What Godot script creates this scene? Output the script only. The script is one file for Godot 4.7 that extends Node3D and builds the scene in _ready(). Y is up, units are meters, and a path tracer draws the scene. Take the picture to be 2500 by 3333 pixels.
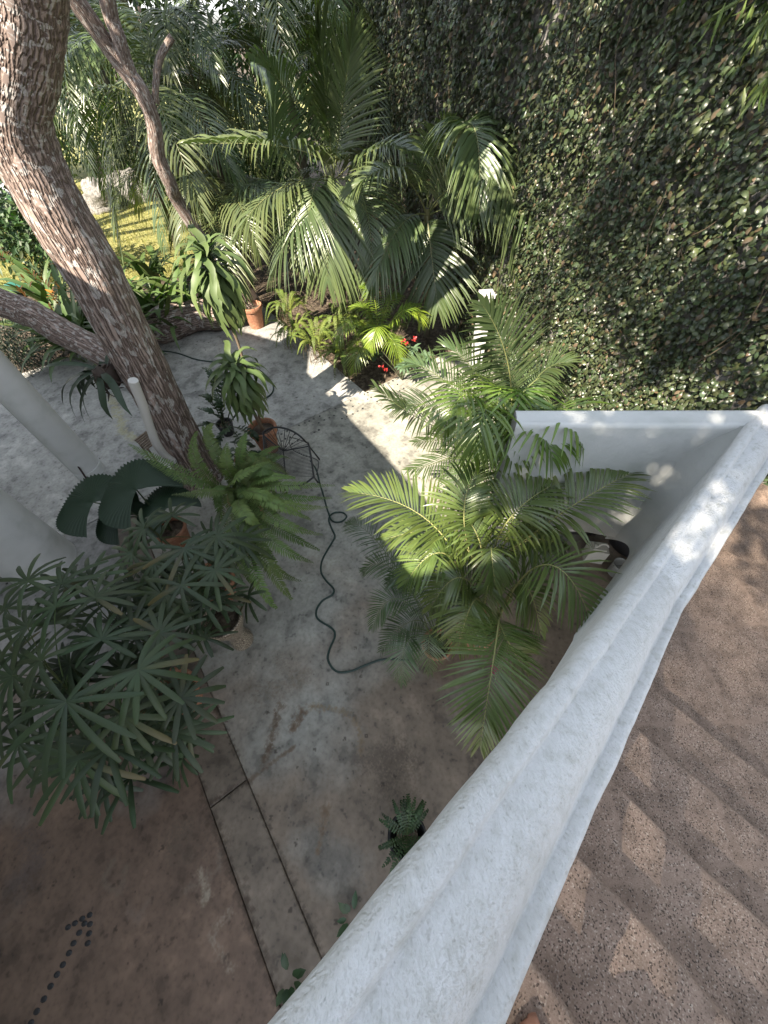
extends Node3D
# ---------------------------------------------------------------- helpers
const F := 1250.0
const EYE := Vector3(0, 4.6, 0)
const SUN := Vector3(-0.436, 0.727, 0.531)
const K1 := Vector3(-.6, 0, .73)   # towards the sun, sideways per metre of height
const AX := Vector3(0.77, 0, -0.64)
const LAT := Vector3(0.64, 0, 0.77)
var cam_basis := Basis()
var rng := RandomNumberGenerator.new()
var names := {}
var M := {}

class MB:
	var v := PackedVector3Array()
	var n := PackedVector3Array()
	var c := PackedColorArray()
	var uv := PackedVector2Array()
	var ix := PackedInt32Array()
	var o := Vector3.ZERO
	func _init(origin := Vector3.ZERO):
		o = origin
	func vert(p: Vector3, nn: Vector3, col: Color, t := Vector2.ZERO) -> int:
		v.append(p - o); n.append(nn); c.append(col); uv.append(t)
		return v.size() - 1
	func tri(a: int, b: int, d: int):
		ix.append(a); ix.append(b); ix.append(d)
	func quad(a: int, b: int, d: int, e: int):
		tri(a, b, d); tri(a, d, e)
	func face(pts: Array, col: Color):
		var nn: Vector3 = (pts[1] - pts[0]).cross(pts[2] - pts[0]).normalized()
		var first := v.size()
		for p in pts: vert(p, nn, col, Vector2(p.x, p.z))
		for i in range(1, pts.size() - 1): tri(first, first + i, first + i + 1)
	func box(ctr: Vector3, ex: Vector3, ey: Vector3, ez: Vector3, col: Color):
		var q := []
		for s in [[-1, -1, -1], [1, -1, -1], [1, 1, -1], [-1, 1, -1], [-1, -1, 1], [1, -1, 1], [1, 1, 1], [-1, 1, 1]]:
			q.append(ctr + ex * s[0] + ey * s[1] + ez * s[2])
		for f in [[0, 3, 2, 1], [4, 5, 6, 7], [0, 1, 5, 4], [2, 3, 7, 6], [1, 2, 6, 5], [0, 4, 7, 3]]:
			face([q[f[0]], q[f[1]], q[f[2]], q[f[3]]], col)
	func tube(pts: Array, rad: Array, sides: int, col: Color, col2 = null, bump := 0.0, seed_ := 1):
		var first := v.size()
		var k := pts.size()
		var ref := Vector3(0.31, 0.2, 0.93)
		var prev := Vector3.ZERO
		for i in k:
			var t: Vector3 = (pts[mini(i + 1, k - 1)] - pts[maxi(i - 1, 0)]).normalized()
			var a: Vector3
			if i == 0:
				if absf(t.dot(ref)) > 0.9: ref = Vector3(1, 0, 0)
				a = (ref - t * ref.dot(t)).normalized()
			else:
				a = (prev - t * prev.dot(t)).normalized()
			prev = a
			var b := t.cross(a)
			var cc := col
			if col2 != null: cc = col.lerp(col2, float(i) / maxf(1, k - 1))
			for j in sides + 1:
				var an := TAU * j / sides
				var d := a * cos(an) + b * sin(an)
				var r: float = rad[mini(i, rad.size() - 1)]
				if bump > 0: r *= 1.0 + bump * sin(an * 3 + i * 0.7 + seed_) * sin(i * 1.3 + an + seed_)
				vert(pts[i] + d * r, d, cc, Vector2(float(j) / sides, i))
		for i in k - 1:
			for j in sides:
				var p := first + i * (sides + 1) + j
				quad(p, p + 1, p + sides + 2, p + sides + 1)
		for e in [0, k - 1]:
			var t: Vector3 = (pts[0] - pts[1]).normalized() if e == 0 else (pts[k - 1] - pts[k - 2]).normalized()
			var ctr := vert(pts[e], t, col)
			for j in sides:
				var p: int = first + e * (sides + 1) + j
				tri(ctr, vert(v[p] + o, t, col), vert(v[p + 1] + o, t, col))
	func lathe(base: Vector3, prof: Array, sides: int, col: Color, axis := Vector3.UP):
		var a := axis.cross(Vector3(0.3, 0.1, 1)).normalized()
		var b := axis.cross(a)
		var first := v.size()
		var k := prof.size()
		for i in k:
			var t: Vector2 = (prof[mini(i + 1, k - 1)] - prof[maxi(i - 1, 0)]).normalized()
			for j in sides + 1:
				var an := TAU * j / sides
				var d := a * cos(an) + b * sin(an)
				vert(base + d * prof[i].x + axis * prof[i].y, (d * t.y - axis * t.x).normalized(), col, Vector2(float(j) / sides, prof[i].y))
		for i in k - 1:
			for j in sides:
				var p := first + i * (sides + 1) + j
				quad(p, p + 1, p + sides + 2, p + sides + 1)
	# a ribbon leaf along a curve: points, half widths, the side vector, the fold depth
	func ribbon(pts: Array, w: Array, side: Vector3, fold: float, col: Color, col2: Color):
		var k := pts.size()
		var first := v.size()
		for i in k:
			var t: Vector3 = (pts[mini(i + 1, k - 1)] - pts[maxi(i - 1, 0)]).normalized()
			var s := (side - t * side.dot(t)).normalized()
			var up := s.cross(t)
			var cc := col.lerp(col2, float(i) / (k - 1))
			var h: float = w[i]
			vert(pts[i] + s * h + up * fold * h, (up - s * fold).normalized(), cc, Vector2(1, float(i) / (k - 1)))
			vert(pts[i], up, cc, Vector2(0.5, float(i) / (k - 1)))
			vert(pts[i] - s * h + up * fold * h, (up + s * fold).normalized(), cc, Vector2(0, float(i) / (k - 1)))
		for i in k - 1:
			var p := first + i * 3
			quad(p, p + 1, p + 4, p + 3)
			quad(p + 1, p + 2, p + 5, p + 4)
	func wind():   # front faces run clockwise seen from the side the normals point to
		for i in range(0, ix.size(), 3):
			var a := v[ix[i]]
			if (v[ix[i + 1]] - a).cross(v[ix[i + 2]] - a).dot(n[ix[i]] + n[ix[i + 1]] + n[ix[i + 2]]) > 0:
				var k := ix[i + 1]
				ix[i + 1] = ix[i + 2]; ix[i + 2] = k
	func mesh() -> ArrayMesh:
		wind()
		var arr := []
		arr.resize(Mesh.ARRAY_MAX)
		arr[Mesh.ARRAY_VERTEX] = v; arr[Mesh.ARRAY_NORMAL] = n; arr[Mesh.ARRAY_COLOR] = c
		arr[Mesh.ARRAY_TEX_UV] = uv; arr[Mesh.ARRAY_INDEX] = ix
		var m := ArrayMesh.new()
		m.add_surface_from_arrays(Mesh.PRIMITIVE_TRIANGLES, arr)
		return m

func numbered(parent: Node, called: String) -> String:
	var key := str(parent.get_instance_id()) + called
	var k: int = names.get(key, 0)
	names[key] = k + 1
	return called if k == 0 else "%s_%03d" % [called, k]
func thing(called: String, label: String, category: String, at := Vector3.ZERO, group := "") -> Node3D:
	var o := Node3D.new()
	o.name = numbered(self, called)
	add_child(o)
	o.position = at
	o.set_meta("label", label); o.set_meta("category", category)
	if group: o.set_meta("group", group)
	return o
func part(parent: Node3D, called: String, mesh: Mesh, mat: Material) -> MeshInstance3D:
	var o := MeshInstance3D.new()
	o.name = numbered(parent, called)
	o.mesh = mesh; o.material_override = mat
	parent.add_child(o)
	return o
func structure(called: String, mesh: Mesh, mat: Material, at := Vector3.ZERO) -> MeshInstance3D:
	var o := part(self, called, mesh, mat)
	o.position = at
	o.set_meta("kind", "structure")
	return o
func ray(px: float, py: float) -> Vector3:
	return cam_basis * Vector3((px - 1250.0) / F, -(py - 1666.5) / F, -1)
func P(px: float, py: float, y := 0.0) -> Vector3:   # where the sight line meets a height
	var d := ray(px, py)
	return EYE + d * ((y - EYE.y) / d.y)
func Z(px: float, py: float, z: float) -> Vector3:   # where it meets a distance in front
	var d := ray(px, py)
	return EYE + d * ((z - EYE.z) / d.z)
func uvp(u: float, w: float, y := 0.0) -> Vector3:   # the house's own axes
	return Vector3(0.841 * u + 0.541 * w, y, -0.541 * u + 0.841 * w)
func bez(a: Vector3, m: Vector3, b: Vector3, t: float) -> Vector3:
	var c := m * 2.0 - (a + b) * 0.5
	return a.lerp(c, t).lerp(c.lerp(b, t), t)
func rf(a: float, b: float) -> float:
	return rng.randf_range(a, b)
func jit(c: Color, k: float) -> Color:
	var f := 1.0 + rf(-k, k)
	return Color(c.r * f * (1 + rf(-k, k) * 0.4), c.g * f, c.b * f * (1 + rf(-k, k) * 0.4))
func smooth_path(pts: Array, per: int) -> Array:
	var out := []
	for i in pts.size() - 1:
		var a: Vector3 = pts[maxi(i - 1, 0)]
		var d: Vector3 = pts[mini(i + 2, pts.size() - 1)]
		for k in per:
			out.append((pts[i] as Vector3).cubic_interpolate(pts[i + 1], a, d, float(k) / per))
	out.append(pts[-1])
	return out

# ---------------------------------------------------------------- materials
func noise_tex(freq: float, stops: Array, cols: Array, size := 512, kind := FastNoiseLite.TYPE_SIMPLEX_SMOOTH, oct := 4, sd := 1) -> NoiseTexture2D:
	var nz := FastNoiseLite.new()
	nz.noise_type = kind; nz.frequency = freq; nz.fractal_octaves = oct; nz.seed = sd
	if kind == FastNoiseLite.TYPE_CELLULAR: nz.cellular_return_type = FastNoiseLite.RETURN_CELL_VALUE; nz.fractal_type = FastNoiseLite.FRACTAL_NONE
	var g := Gradient.new()
	g.offsets = PackedFloat32Array(stops); g.colors = PackedColorArray(cols)
	var t := NoiseTexture2D.new()
	t.noise = nz; t.width = size; t.height = size; t.seamless = true; t.color_ramp = g
	return t
func bump_tex(freq: float, strength: float, size := 512, oct := 4, sd := 3, kind := FastNoiseLite.TYPE_SIMPLEX_SMOOTH) -> NoiseTexture2D:
	var nz := FastNoiseLite.new()
	nz.noise_type = kind; nz.frequency = freq; nz.fractal_octaves = oct; nz.seed = sd
	var t := NoiseTexture2D.new()
	t.noise = nz; t.width = size; t.height = size; t.seamless = true; t.as_normal_map = true; t.bump_strength = strength
	return t
func lin(r: float, g: float, b: float) -> Color:
	return Color(r, g, b).linear_to_srgb()
func world_mat(tex: Texture2D, nrm: Texture2D, scale: float, rough: float, nscale := 1.0) -> StandardMaterial3D:
	var m := StandardMaterial3D.new()
	m.albedo_texture = tex
	m.uv1_triplanar = true; m.uv1_world_triplanar = true; m.uv1_scale = Vector3.ONE * scale
	m.roughness = rough
	if nrm: m.normal_enabled = true; m.normal_texture = nrm; m.normal_scale = nscale
	return m
func leaf_mat(rough: float, back: Color, spec := 0.5) -> StandardMaterial3D:
	var m := StandardMaterial3D.new()
	m.vertex_color_use_as_albedo = true
	m.roughness = rough
	m.metallic_specular = spec
	m.cull_mode = BaseMaterial3D.CULL_DISABLED
	m.backlight_enabled = true; m.backlight = back
	return m
func plain(c: Color, rough: float, metal := 0.0) -> StandardMaterial3D:
	var m := StandardMaterial3D.new()
	m.albedo_color = c.linear_to_srgb(); m.roughness = rough; m.metallic = metal
	return m
func vcol(rough: float) -> StandardMaterial3D:
	var m := StandardMaterial3D.new()
	m.vertex_color_use_as_albedo = true; m.roughness = rough
	return m
func make_materials():
	var rough_bump := bump_tex(0.05, 6.0, 512, 4, 3)
	M.plaster = world_mat(noise_tex(0.012, [0.0, 0.35, 0.5, 1.0], [lin(.46, .46, .43), lin(.63, .635, .63), lin(.68, .685, .69), lin(.72, .72, .73)], 1024, FastNoiseLite.TYPE_SIMPLEX_SMOOTH, 5), bump_tex(0.05, 9.0, 1024, 5, 8), 1.6, 0.75, 0.9)
	M.plaster.detail_enabled = true
	M.plaster.detail_blend_mode = BaseMaterial3D.BLEND_MODE_MUL
	M.plaster.detail_albedo = noise_tex(0.03, [0, .16, .21, .5, 1], [lin(.5, .49, .45), lin(.72, .71, .68), lin(.96, .96, .95), lin(1, 1, 1), lin(1, 1, 1)], 1024, FastNoiseLite.TYPE_SIMPLEX_SMOOTH, 5, 61)
	M.wall_white = world_mat(noise_tex(0.006, [0.0, 0.4, 1.0], [lin(.50, .52, .50), lin(.60, .61, .60), lin(.64, .65, .64)], 512), rough_bump, 0.8, 0.7, 0.12)
	var peb := noise_tex(0.13, [0.0, 0.10, 0.14, 0.3, 0.6, 0.8, 0.93, 1.0], [lin(.07, .05, .04), lin(.12, .085, .066), lin(.24, .172, .135), lin(.29, .21, .165), lin(.33, .245, .195), lin(.26, .185, .145), lin(.38, .295, .24), lin(.48, .4, .34)], 1024, FastNoiseLite.TYPE_CELLULAR, 1, 5)
	M.pebble = world_mat(peb, bump_tex(0.13, 5.0, 1024, 2, 5, FastNoiseLite.TYPE_CELLULAR), 2.0, 0.8, 0.6)
	M.pebble.detail_enabled = true
	M.pebble.detail_blend_mode = BaseMaterial3D.BLEND_MODE_MUL
	M.pebble.detail_albedo = noise_tex(0.008, [0.0, 0.35, 0.6, 1.0], [lin(.62, .6, .58), lin(.85, .84, .82), lin(1, .99, .97), lin(1, 1, 1)], 512, FastNoiseLite.TYPE_SIMPLEX_SMOOTH, 4, 9)
	M.palm = leaf_mat(0.32, Color(.5, .62, .2), .6)
	M.leaf = leaf_mat(0.52, Color(.35, .5, .15), .5)
	M.ivy = leaf_mat(0.34, Color(.3, .4, .12), .5)
	M.fern = leaf_mat(0.55, Color(.5, .6, .2), .4)
	M.bark = StandardMaterial3D.new()
	M.stem = vcol(0.7)
	M.paint = vcol(0.55)
	M.soil = world_mat(noise_tex(0.02, [0, .4, .7, 1], [lin(.03, .022, .015), lin(.07, .05, .035), lin(.13, .10, .07), lin(.2, .16, .11)], 512, FastNoiseLite.TYPE_SIMPLEX_SMOOTH, 5, 4), bump_tex(0.04, 10, 512, 5, 4), .7, .95, 1.0)
	M.grass = world_mat(noise_tex(0.03, [0, .4, .6, 1], [lin(.10, .11, .03), lin(.2, .2, .06), lin(.27, .25, .09), lin(.33, .3, .13)], 512, FastNoiseLite.TYPE_SIMPLEX_SMOOTH, 5, 14), null, .4, .95)
	M.terracotta = world_mat(noise_tex(0.02, [0, .35, .6, 1], [lin(.22, .10, .06), lin(.34, .15, .085), lin(.40, .19, .11), lin(.48, .36, .28)], 512, FastNoiseLite.TYPE_SIMPLEX_SMOOTH, 5, 22), rough_bump, 1.4, .85, .3)
	M.wood = world_mat(noise_tex(0.02, [0, .5, 1], [lin(.10, .07, .05), lin(.2, .15, .11), lin(.3, .24, .19)], 256, FastNoiseLite.TYPE_SIMPLEX_SMOOTH, 4, 31), null, 2.5, .8)
	M.stone = world_mat(noise_tex(0.02, [0, .45, .6, 1], [lin(.08, .075, .065), lin(.2, .19, .18), lin(.3, .285, .27), lin(.36, .345, .33)], 512, FastNoiseLite.TYPE_SIMPLEX_SMOOTH, 5, 41), rough_bump, 1.0, .9, .8)
	M.hose = plain(Color(.012, .035, .028), .4)
	M.black = plain(Color(.02, .02, .022), .45)
	# bark: long furrows with pale lichen spots
	var b := 512
	var img := Image.create(b, b, false, Image.FORMAT_RGB8)
	var hgt := Image.create(b, b, false, Image.FORMAT_RGB8)
	var fa := FastNoiseLite.new(); fa.seed = 5; fa.frequency = 0.03; fa.fractal_octaves = 4
	var fb := FastNoiseLite.new(); fb.seed = 9; fb.frequency = 0.02; fb.fractal_octaves = 5
	for y in b:
		for x in b:
			var an := TAU * x / b
			var cx := cos(an) * 60.0
			var cy := sin(an) * 60.0
			var yy: float = absf(y - b / 2.0)
			var r1: float = absf(fa.get_noise_3d(cx * 2.8, cy * 2.8, yy * 0.3))
			var li: float = fb.get_noise_3d(cx * 2.6 + 40, cy * 2.6, yy * 1.6)
			var ridge: float = clampf(r1 * 3.2, 0, 1)
			var col := Color(.11, .075, .06).lerp(Color(.36, .275, .24), ridge)
			if li > 0.2: col = col.lerp(Color(.55, .51, .48), clampf((li - .2) * 8, 0, .8))
			img.set_pixel(x, y, col.linear_to_srgb())
			hgt.set_pixel(x, y, Color(ridge, ridge, ridge))
	var nm := hgt.duplicate() as Image
	nm.bump_map_to_normal_map(5.0)
	M.bark.albedo_texture = ImageTexture.create_from_image(img)
	M.bark.normal_enabled = true; M.bark.normal_texture = ImageTexture.create_from_image(nm); M.bark.normal_scale = 1.7
	M.bark.roughness = .75
	M.bark.uv1_scale = Vector3(1, 0.045, 1)

func floor_material() -> StandardMaterial3D:
	var s := 1400
	var na := FastNoiseLite.new(); na.seed = 3; na.frequency = 0.006; na.fractal_octaves = 5
	var nb := FastNoiseLite.new(); nb.seed = 17; nb.frequency = 0.035; nb.fractal_octaves = 4
	var nc := FastNoiseLite.new(); nc.seed = 29; nc.frequency = 0.11; nc.fractal_octaves = 3
	var a := na.get_image(s, s, false, false, false).get_data()
	var bb := nb.get_image(s, s, false, false, false).get_data()
	var cc := nc.get_image(s, s, false, false, false).get_data()
	# scrape marks and cracks: [x, z, x, z, width, strength]
	var out := PackedByteArray(); out.resize(s * s * 3)
	var lut := PackedByteArray(); lut.resize(4096)
	for i in 4096: lut[i] = int(255.0 * Color(i / 4095.0, 0, 0).linear_to_srgb().r)
	for y in s:
		var z := -13.0 + 16.0 * y / s
		for x in s:
			var wx := -11.0 + 16.0 * x / s
			var i := y * s + x
			var u := 0.841 * wx - 0.541 * z
			var w := 0.541 * wx + 0.841 * z
			var A := a[i] / 255.0 - 0.5
			var B := bb[i] / 255.0 - 0.5
			var C := cc[i] / 255.0 - 0.5
			var r := .30; var g := .29; var b := .26
			if w < -5.5:
				r = .36; g = .352; b = .335
			elif u < -1.565:
				var ka := clampf((w + 3.3) * .7 + A * 3.0, 0, 1)
				r = lerpf(.27, .145, ka); g = lerpf(.262, .097, ka); b = lerpf(.255, .07, ka)
			elif u < -1.175:
				r = .165; g = .132; b = .102
			else:
				var k := clampf((w + 2.3) * .55 + A * 3.0, 0, 1)   # ochre cement wash spread over the near slab
				r = lerpf(.32, .178, k); g = lerpf(.31, .14, k); b = lerpf(.275, .106, k)
			var f := 1.0 + A * .8 + B * .65 + C * .38
			if B + A * .6 < -.2: f *= .8
			if C < -.25 and B < 0.02: f *= .62
			if A + B * .5 > .2: f *= 1.12
			var o := i * 3
			out[o] = lut[clampi(int(r * f * 4095), 0, 4095)]
			out[o + 1] = lut[clampi(int(g * f * 4095), 0, 4095)]
			out[o + 2] = lut[clampi(int(b * f * 4095), 0, 4095)]
	var img := Image.create_from_data(s, s, false, Image.FORMAT_RGB8, out)
	# brown scrape marks where pots were dragged, rust trail, yellow drip and hair cracks
	var marks := [
		[[[910, 2290], [885, 2400], [860, 2480]], .035, Color(.10, .065, .04), .8],
		[[[990, 2310], [955, 2370]], .045, Color(.12, .075, .045), .8],
		[[[1010, 2300], [1100, 2310], [1165, 2360], [1175, 2450]], .03, Color(.20, .14, .08), .6],
		[[[1060, 2630], [1050, 2700], [1035, 2780]], .025, Color(.14, .09, .05), .7],
		[[[806, 2546], [890, 2480], [960, 2430]], .012, Color(.14, .10, .07), .7],
		[[[360, 1290], [375, 1330], [395, 1370], [400, 1410], [450, 1430]], .08, Color(.44, .40, .22), .6],
		[[[600, 2900], [700, 2840], [720, 2760]], .03, Color(.19, .15, .12), .5],
		[[[650, 2840], [672, 2900], [668, 2935]], .035, Color(.34, .29, .22), .5],
		[[[760, 2960], [690, 3050], [760, 3160]], .03, Color(.32, .27, .21), .35],
		[[[370, 2800], [340, 2870], [390, 2900], [410, 2820]], .02, Color(.16, .12, .09), .7],
		[[[420, 2960], [450, 2990], [480, 2930]], .025, Color(.18, .13, .10), .6],
		[[[560, 2340], [625, 2479], [700, 2690], [780, 2900], [860, 3120], [934, 3333]], .045, Color(.06, .04, .028), 1.0],
		[[[700, 2300], [723, 2351], [850, 2640], [955, 2890], [1055, 3134]], .024, Color(.06, .043, .03), .9],
		[[[686, 2614], [806, 2546]], .024, Color(.07, .05, .035), .9],
		[[[640, 2800], [560, 2750], [620, 2690], [740, 2750]], .1, Color(.12, .09, .065), .15],
		[[[1200, 2500], [1290, 2440], [1260, 2560], [1330, 2480]], .12, Color(.10, .075, .055), .22],
		[[[1000, 2720], [1100, 2800], [1180, 2850]], .12, Color(.16, .145, .125), .2],
		[[[900, 2150], [980, 2210], [900, 2240], [820, 2260]], .1, Color(.20, .16, .12), .18],
		[[[80, 2700], [110, 2800], [70, 2880]], .12, Color(.12, .09, .08), .2]]
	rng.seed = 71
	for m in marks:
		var pts := []
		for q in m[0]: pts.append(P(q[0], q[1]))
		var path := smooth_path(pts, 26)
		for p in path:
			if rng.randf() < .3: continue
			for k in 4:
				var rr: float = m[1] * rf(.1, .75)
				var qx := int((p.x + rng.randfn() * .6 * m[1] + 11.0) / 16.0 * s)
				var qy := int((p.z + rng.randfn() * .6 * m[1] + 13.0) / 16.0 * s)
				var rp := maxi(1, int(rr / 16.0 * s))
				for yy in range(-rp, rp + 1):
					for xx in range(-rp, rp + 1):
						if xx * xx + yy * yy <= rp * rp and rng.randf() < m[3] and qx + xx >= 0 and qy + yy >= 0 and qx + xx < s and qy + yy < s:
							var c0 := img.get_pixel(qx + xx, qy + yy)
							img.set_pixel(qx + xx, qy + yy, c0.lerp((m[2] as Color).linear_to_srgb(), .3))
	# scattered dark blots
	for k in 2600:
		var qx := rng.randi_range(5, s - 6)
		var qy := rng.randi_range(5, s - 6)
		var rp := 0 if rng.randf() < .75 else 1
		for yy in range(-rp, rp + 1):
			for xx in range(-rp, rp + 1):
				if rng.randf() < .7:
					img.set_pixel(qx + xx, qy + yy, img.get_pixel(qx + xx, qy + yy) * Color(.62, .6, .58))
	var m := StandardMaterial3D.new()
	m.albedo_texture = ImageTexture.create_from_image(img)
	m.roughness = .6
	m.detail_enabled = true
	m.detail_blend_mode = BaseMaterial3D.BLEND_MODE_MUL
	m.detail_uv_layer = BaseMaterial3D.DETAIL_UV_2
	m.detail_albedo = noise_tex(0.05, [0, .35, .6, 1], [lin(.7, .69, .68), lin(.92, .92, .91), lin(1, 1, 1), lin(1, 1, 1)], 512, FastNoiseLite.TYPE_SIMPLEX_SMOOTH, 5, 77)
	m.normal_enabled = true
	var nmap := bump_tex(0.01, 3.0, 1024, 6, 55)
	m.normal_texture = nmap
	m.normal_scale = .5
	return m

# ---------------------------------------------------------------- plant parts
# a feather frond: base, a point half way, tip
func frond(parent: Node3D, a: Vector3, m: Vector3, b: Vector3, n: int, ll: float, lw: float, col: Color, o := {}) -> MeshInstance3D:
	var droop: float = o.get("droop", .35)
	var lift: float = o.get("lift", .3)
	var t0: float = o.get("t0", .2)
	var hint: Vector3 = o.get("up", Vector3.UP)
	var segs: int = o.get("segs", 4)
	var fold: float = o.get("fold", .25)
	var tipc: Color = o.get("tip", Color(col.r * 1.25, col.g * 1.15, col.b))
	var rc: Color = o.get("rachis", Color(col.r * 1.9, col.g * 1.5, col.b * 1.3))
	var rw: float = o.get("rw", .011)
	var sw0: float = o.get("sweep", .35)
	if not o.has("mat"):
		lw *= .78; ll *= 1.1; n = int(n * .85)
	var mb := MB.new(parent.position)
	var rp := []; var rr := []
	for i in 15:
		var t := i / 14.0
		rp.append(bez(a, m, b, t)); rr.append(rw * (1.15 - t))
	var rm := MB.new(parent.position)
	(mb if o.get("joined", false) else rm).tube(rp, rr, 5, rc)
	for i in n:
		var t := t0 + (1 - t0) * (i + .5) / n
		var tt := (t - t0) / (1 - t0)
		var p := bez(a, m, b, t)
		var T := (bez(a, m, b, minf(t + .02, 1)) - bez(a, m, b, t - .02)).normalized()
		var up := (hint - T * hint.dot(T))
		if up.length() < .15: up = (Vector3(.3, .5, .8) - T * Vector3(.3, .5, .8).dot(T))
		up = up.normalized()
		var side := T.cross(up)
		var lf := ll * (.62 + .38 * sin(PI * pow(tt, .75))) * (1.0 - .55 * pow(tt, 4)) * minf(1, .5 + tt * 5)
		var ang := sw0 + .85 * pow(tt, 1.6)
		for s in [-1.0, 1.0]:
			var L := lf * rf(.9, 1.08)
			var an: float = ang + rf(-.07, .07)
			var li := lift + rf(-.1, .1)
			var d: Vector3 = (side * s * cos(an) + T * sin(an) + up * li).normalized()
			var q := p + T * rf(-.004, .004)
			var pts := []; var w := []
			var cu := droop * rf(.75, 1.3)
			for k in segs + 1:
				var x := float(k) / segs
				var pt: Vector3 = q + d * L * x * (1 - .18 * cu * x) + Vector3.DOWN * L * cu * x * x
				pts.append(pt)
				w.append(lw * .5 * [.35, 1.0, .95, .7, .04][k] if segs == 4 else lw * .5 * [.4, 1.0, .75, .05][k])
			mb.ribbon(pts, w, T.cross(d).cross(d) * -1.0, fold, jit(col, .16), jit(tipc, .16))
	var res := part(parent, o.get("name", "frond"), mb.mesh(), o.get("mat", M.palm))
	if rm.v.size() > 0: part(res, "midrib", rm.mesh(), M.stem)
	return res

func strap_leaf(mb: MB, a: Vector3, dir: Vector3, L: float, w: float, droop: float, col: Color, col2: Color, wave := 0.0, segs := 7, fold := .2):
	var pts := []; var ws := []
	var side := dir.cross(Vector3.UP)
	if side.length() < .1: side = Vector3(1, 0, 0)
	side = side.normalized()
	var ph := rf(0, 6)
	var p := a
	var d := dir.normalized()
	for k in segs + 1:
		var x := float(k) / segs
		pts.append(p + side * wave * sin(x * 9 + ph) * w)
		ws.append(w * .5 * minf(1.0, .45 + x * 2.2) * (1.0 if x < .55 else maxf(.03, 1.0 - pow((x - .55) / .45, 1.7))))
		d = (d + Vector3.DOWN * droop * (1.0 / segs) * (0.6 + x)).normalized()
		p += d * L / segs
	mb.ribbon(pts, ws, side, fold, col, col2)

# a fan leaf: blades spread round the end of a stalk
func fan_leaf(parent: Node3D, ctr: Vector3, normal: Vector3, fwd: Vector3, n: int, R: float, w: float, col: Color, spread := 5.2, from = null):
	var mb := MB.new(parent.position)
	var sk := MB.new(parent.position)
	normal = normal.normalized()
	var f := (fwd - normal * fwd.dot(normal)).normalized()
	var s := f.cross(normal)
	if from != null:
		var st := []
		var mid: Vector3 = (ctr + from) * .5 + Vector3(0, .08, 0) - f * .05
		for i in 7: st.append(bez(from, mid, ctr, i / 6.0))
		sk.tube(st, [.006, .006, .005, .005, .004, .004, .004], 5, Color(col.r * 1.5, col.g * 1.35, col.b))
	for i in n:
		var an := -spread / 2 + spread * (i + .5) / n + rf(-.08, .08)
		var d := f * cos(an) + s * sin(an)
		var L := R * (.8 + .2 * cos(an * .5)) * rf(.88, 1.08)
		var pts := []; var ws := []
		var dr := rf(-.02, .45)
		for k in 6:
			var x := k / 5.0
			pts.append(ctr + d * L * x + normal * (L * (.22 * x - .24 * x * x)) + Vector3.DOWN * L * dr * x * x)
			ws.append(w * .5 * [.4, .75, .95, 1.0, .97, .5][k])
		var sd := normal.cross(d)
		var tipc := jit(Color(col.r * 1.2, col.g * 1.15, col.b * 1.1), .2)
		if rng.randf() < .04: tipc = Color(.11, .09, .035)
		mb.ribbon(pts, ws, sd, rf(.2, .5), jit(col, .25), tipc)
	var res := part(parent, "fan_leaf", mb.mesh(), M.leaf)
	if from != null: part(res, "stalk", sk.mesh(), M.stem)
	return res

func leaf_blade(mb: MB, p: Vector3, d: Vector3, nrm: Vector3, L: float, w: float, col: Color):
	var s := d.cross(nrm).normalized()
	mb.ribbon([p, p + d * L * .3 + nrm * L * .04, p + d * L * .65 + nrm * L * .03, p + d * L - nrm * L * .08], [w * .12, w * .48, w * .42, w * .02], s, .22, col, col)

func rdir() -> Vector3:
	var v := Vector3(rng.randfn(), rng.randfn(), rng.randfn())
	return v.normalized()

func leaf_cloud(mb: MB, c: Vector3, rad: Vector3, n: int, L: float, w: float, col: Color, shell := .4):
	for i in n:
		var d := rdir()
		var r := lerpf(shell, 1.0, sqrt(rng.randf()))
		var p := c + d * r * rad
		var dd := (d + rdir() * .9 + Vector3(0, -.25, 0)).normalized()
		leaf_blade(mb, p, dd, (rdir() * .7 + Vector3.UP).normalized(), L * rf(.7, 1.25), w * rf(.75, 1.2), jit(col, .35))

func pot(parent: Node3D, base: Vector3, prof: Array, mat: Material, col := Color(.4, .2, .12), soil_y := -1.0):
	var mb := MB.new(parent.position)
	mb.lathe(base, prof, 32, col)
	var pt := part(parent, "pot", mb.mesh(), mat)
	if soil_y > 0:
		var sb := MB.new(parent.position)
		var r := 0.0
		for i in prof.size() - 1:
			if prof[i].y <= soil_y: r = maxf(r, prof[i].x * .93)
		sb.lathe(base, [Vector2(r, soil_y), Vector2(r * .5, soil_y + .012), Vector2(.001, soil_y + .01)], 20, Color(.05, .035, .025))
		part(pt, "soil", sb.mesh(), M.soil)

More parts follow.
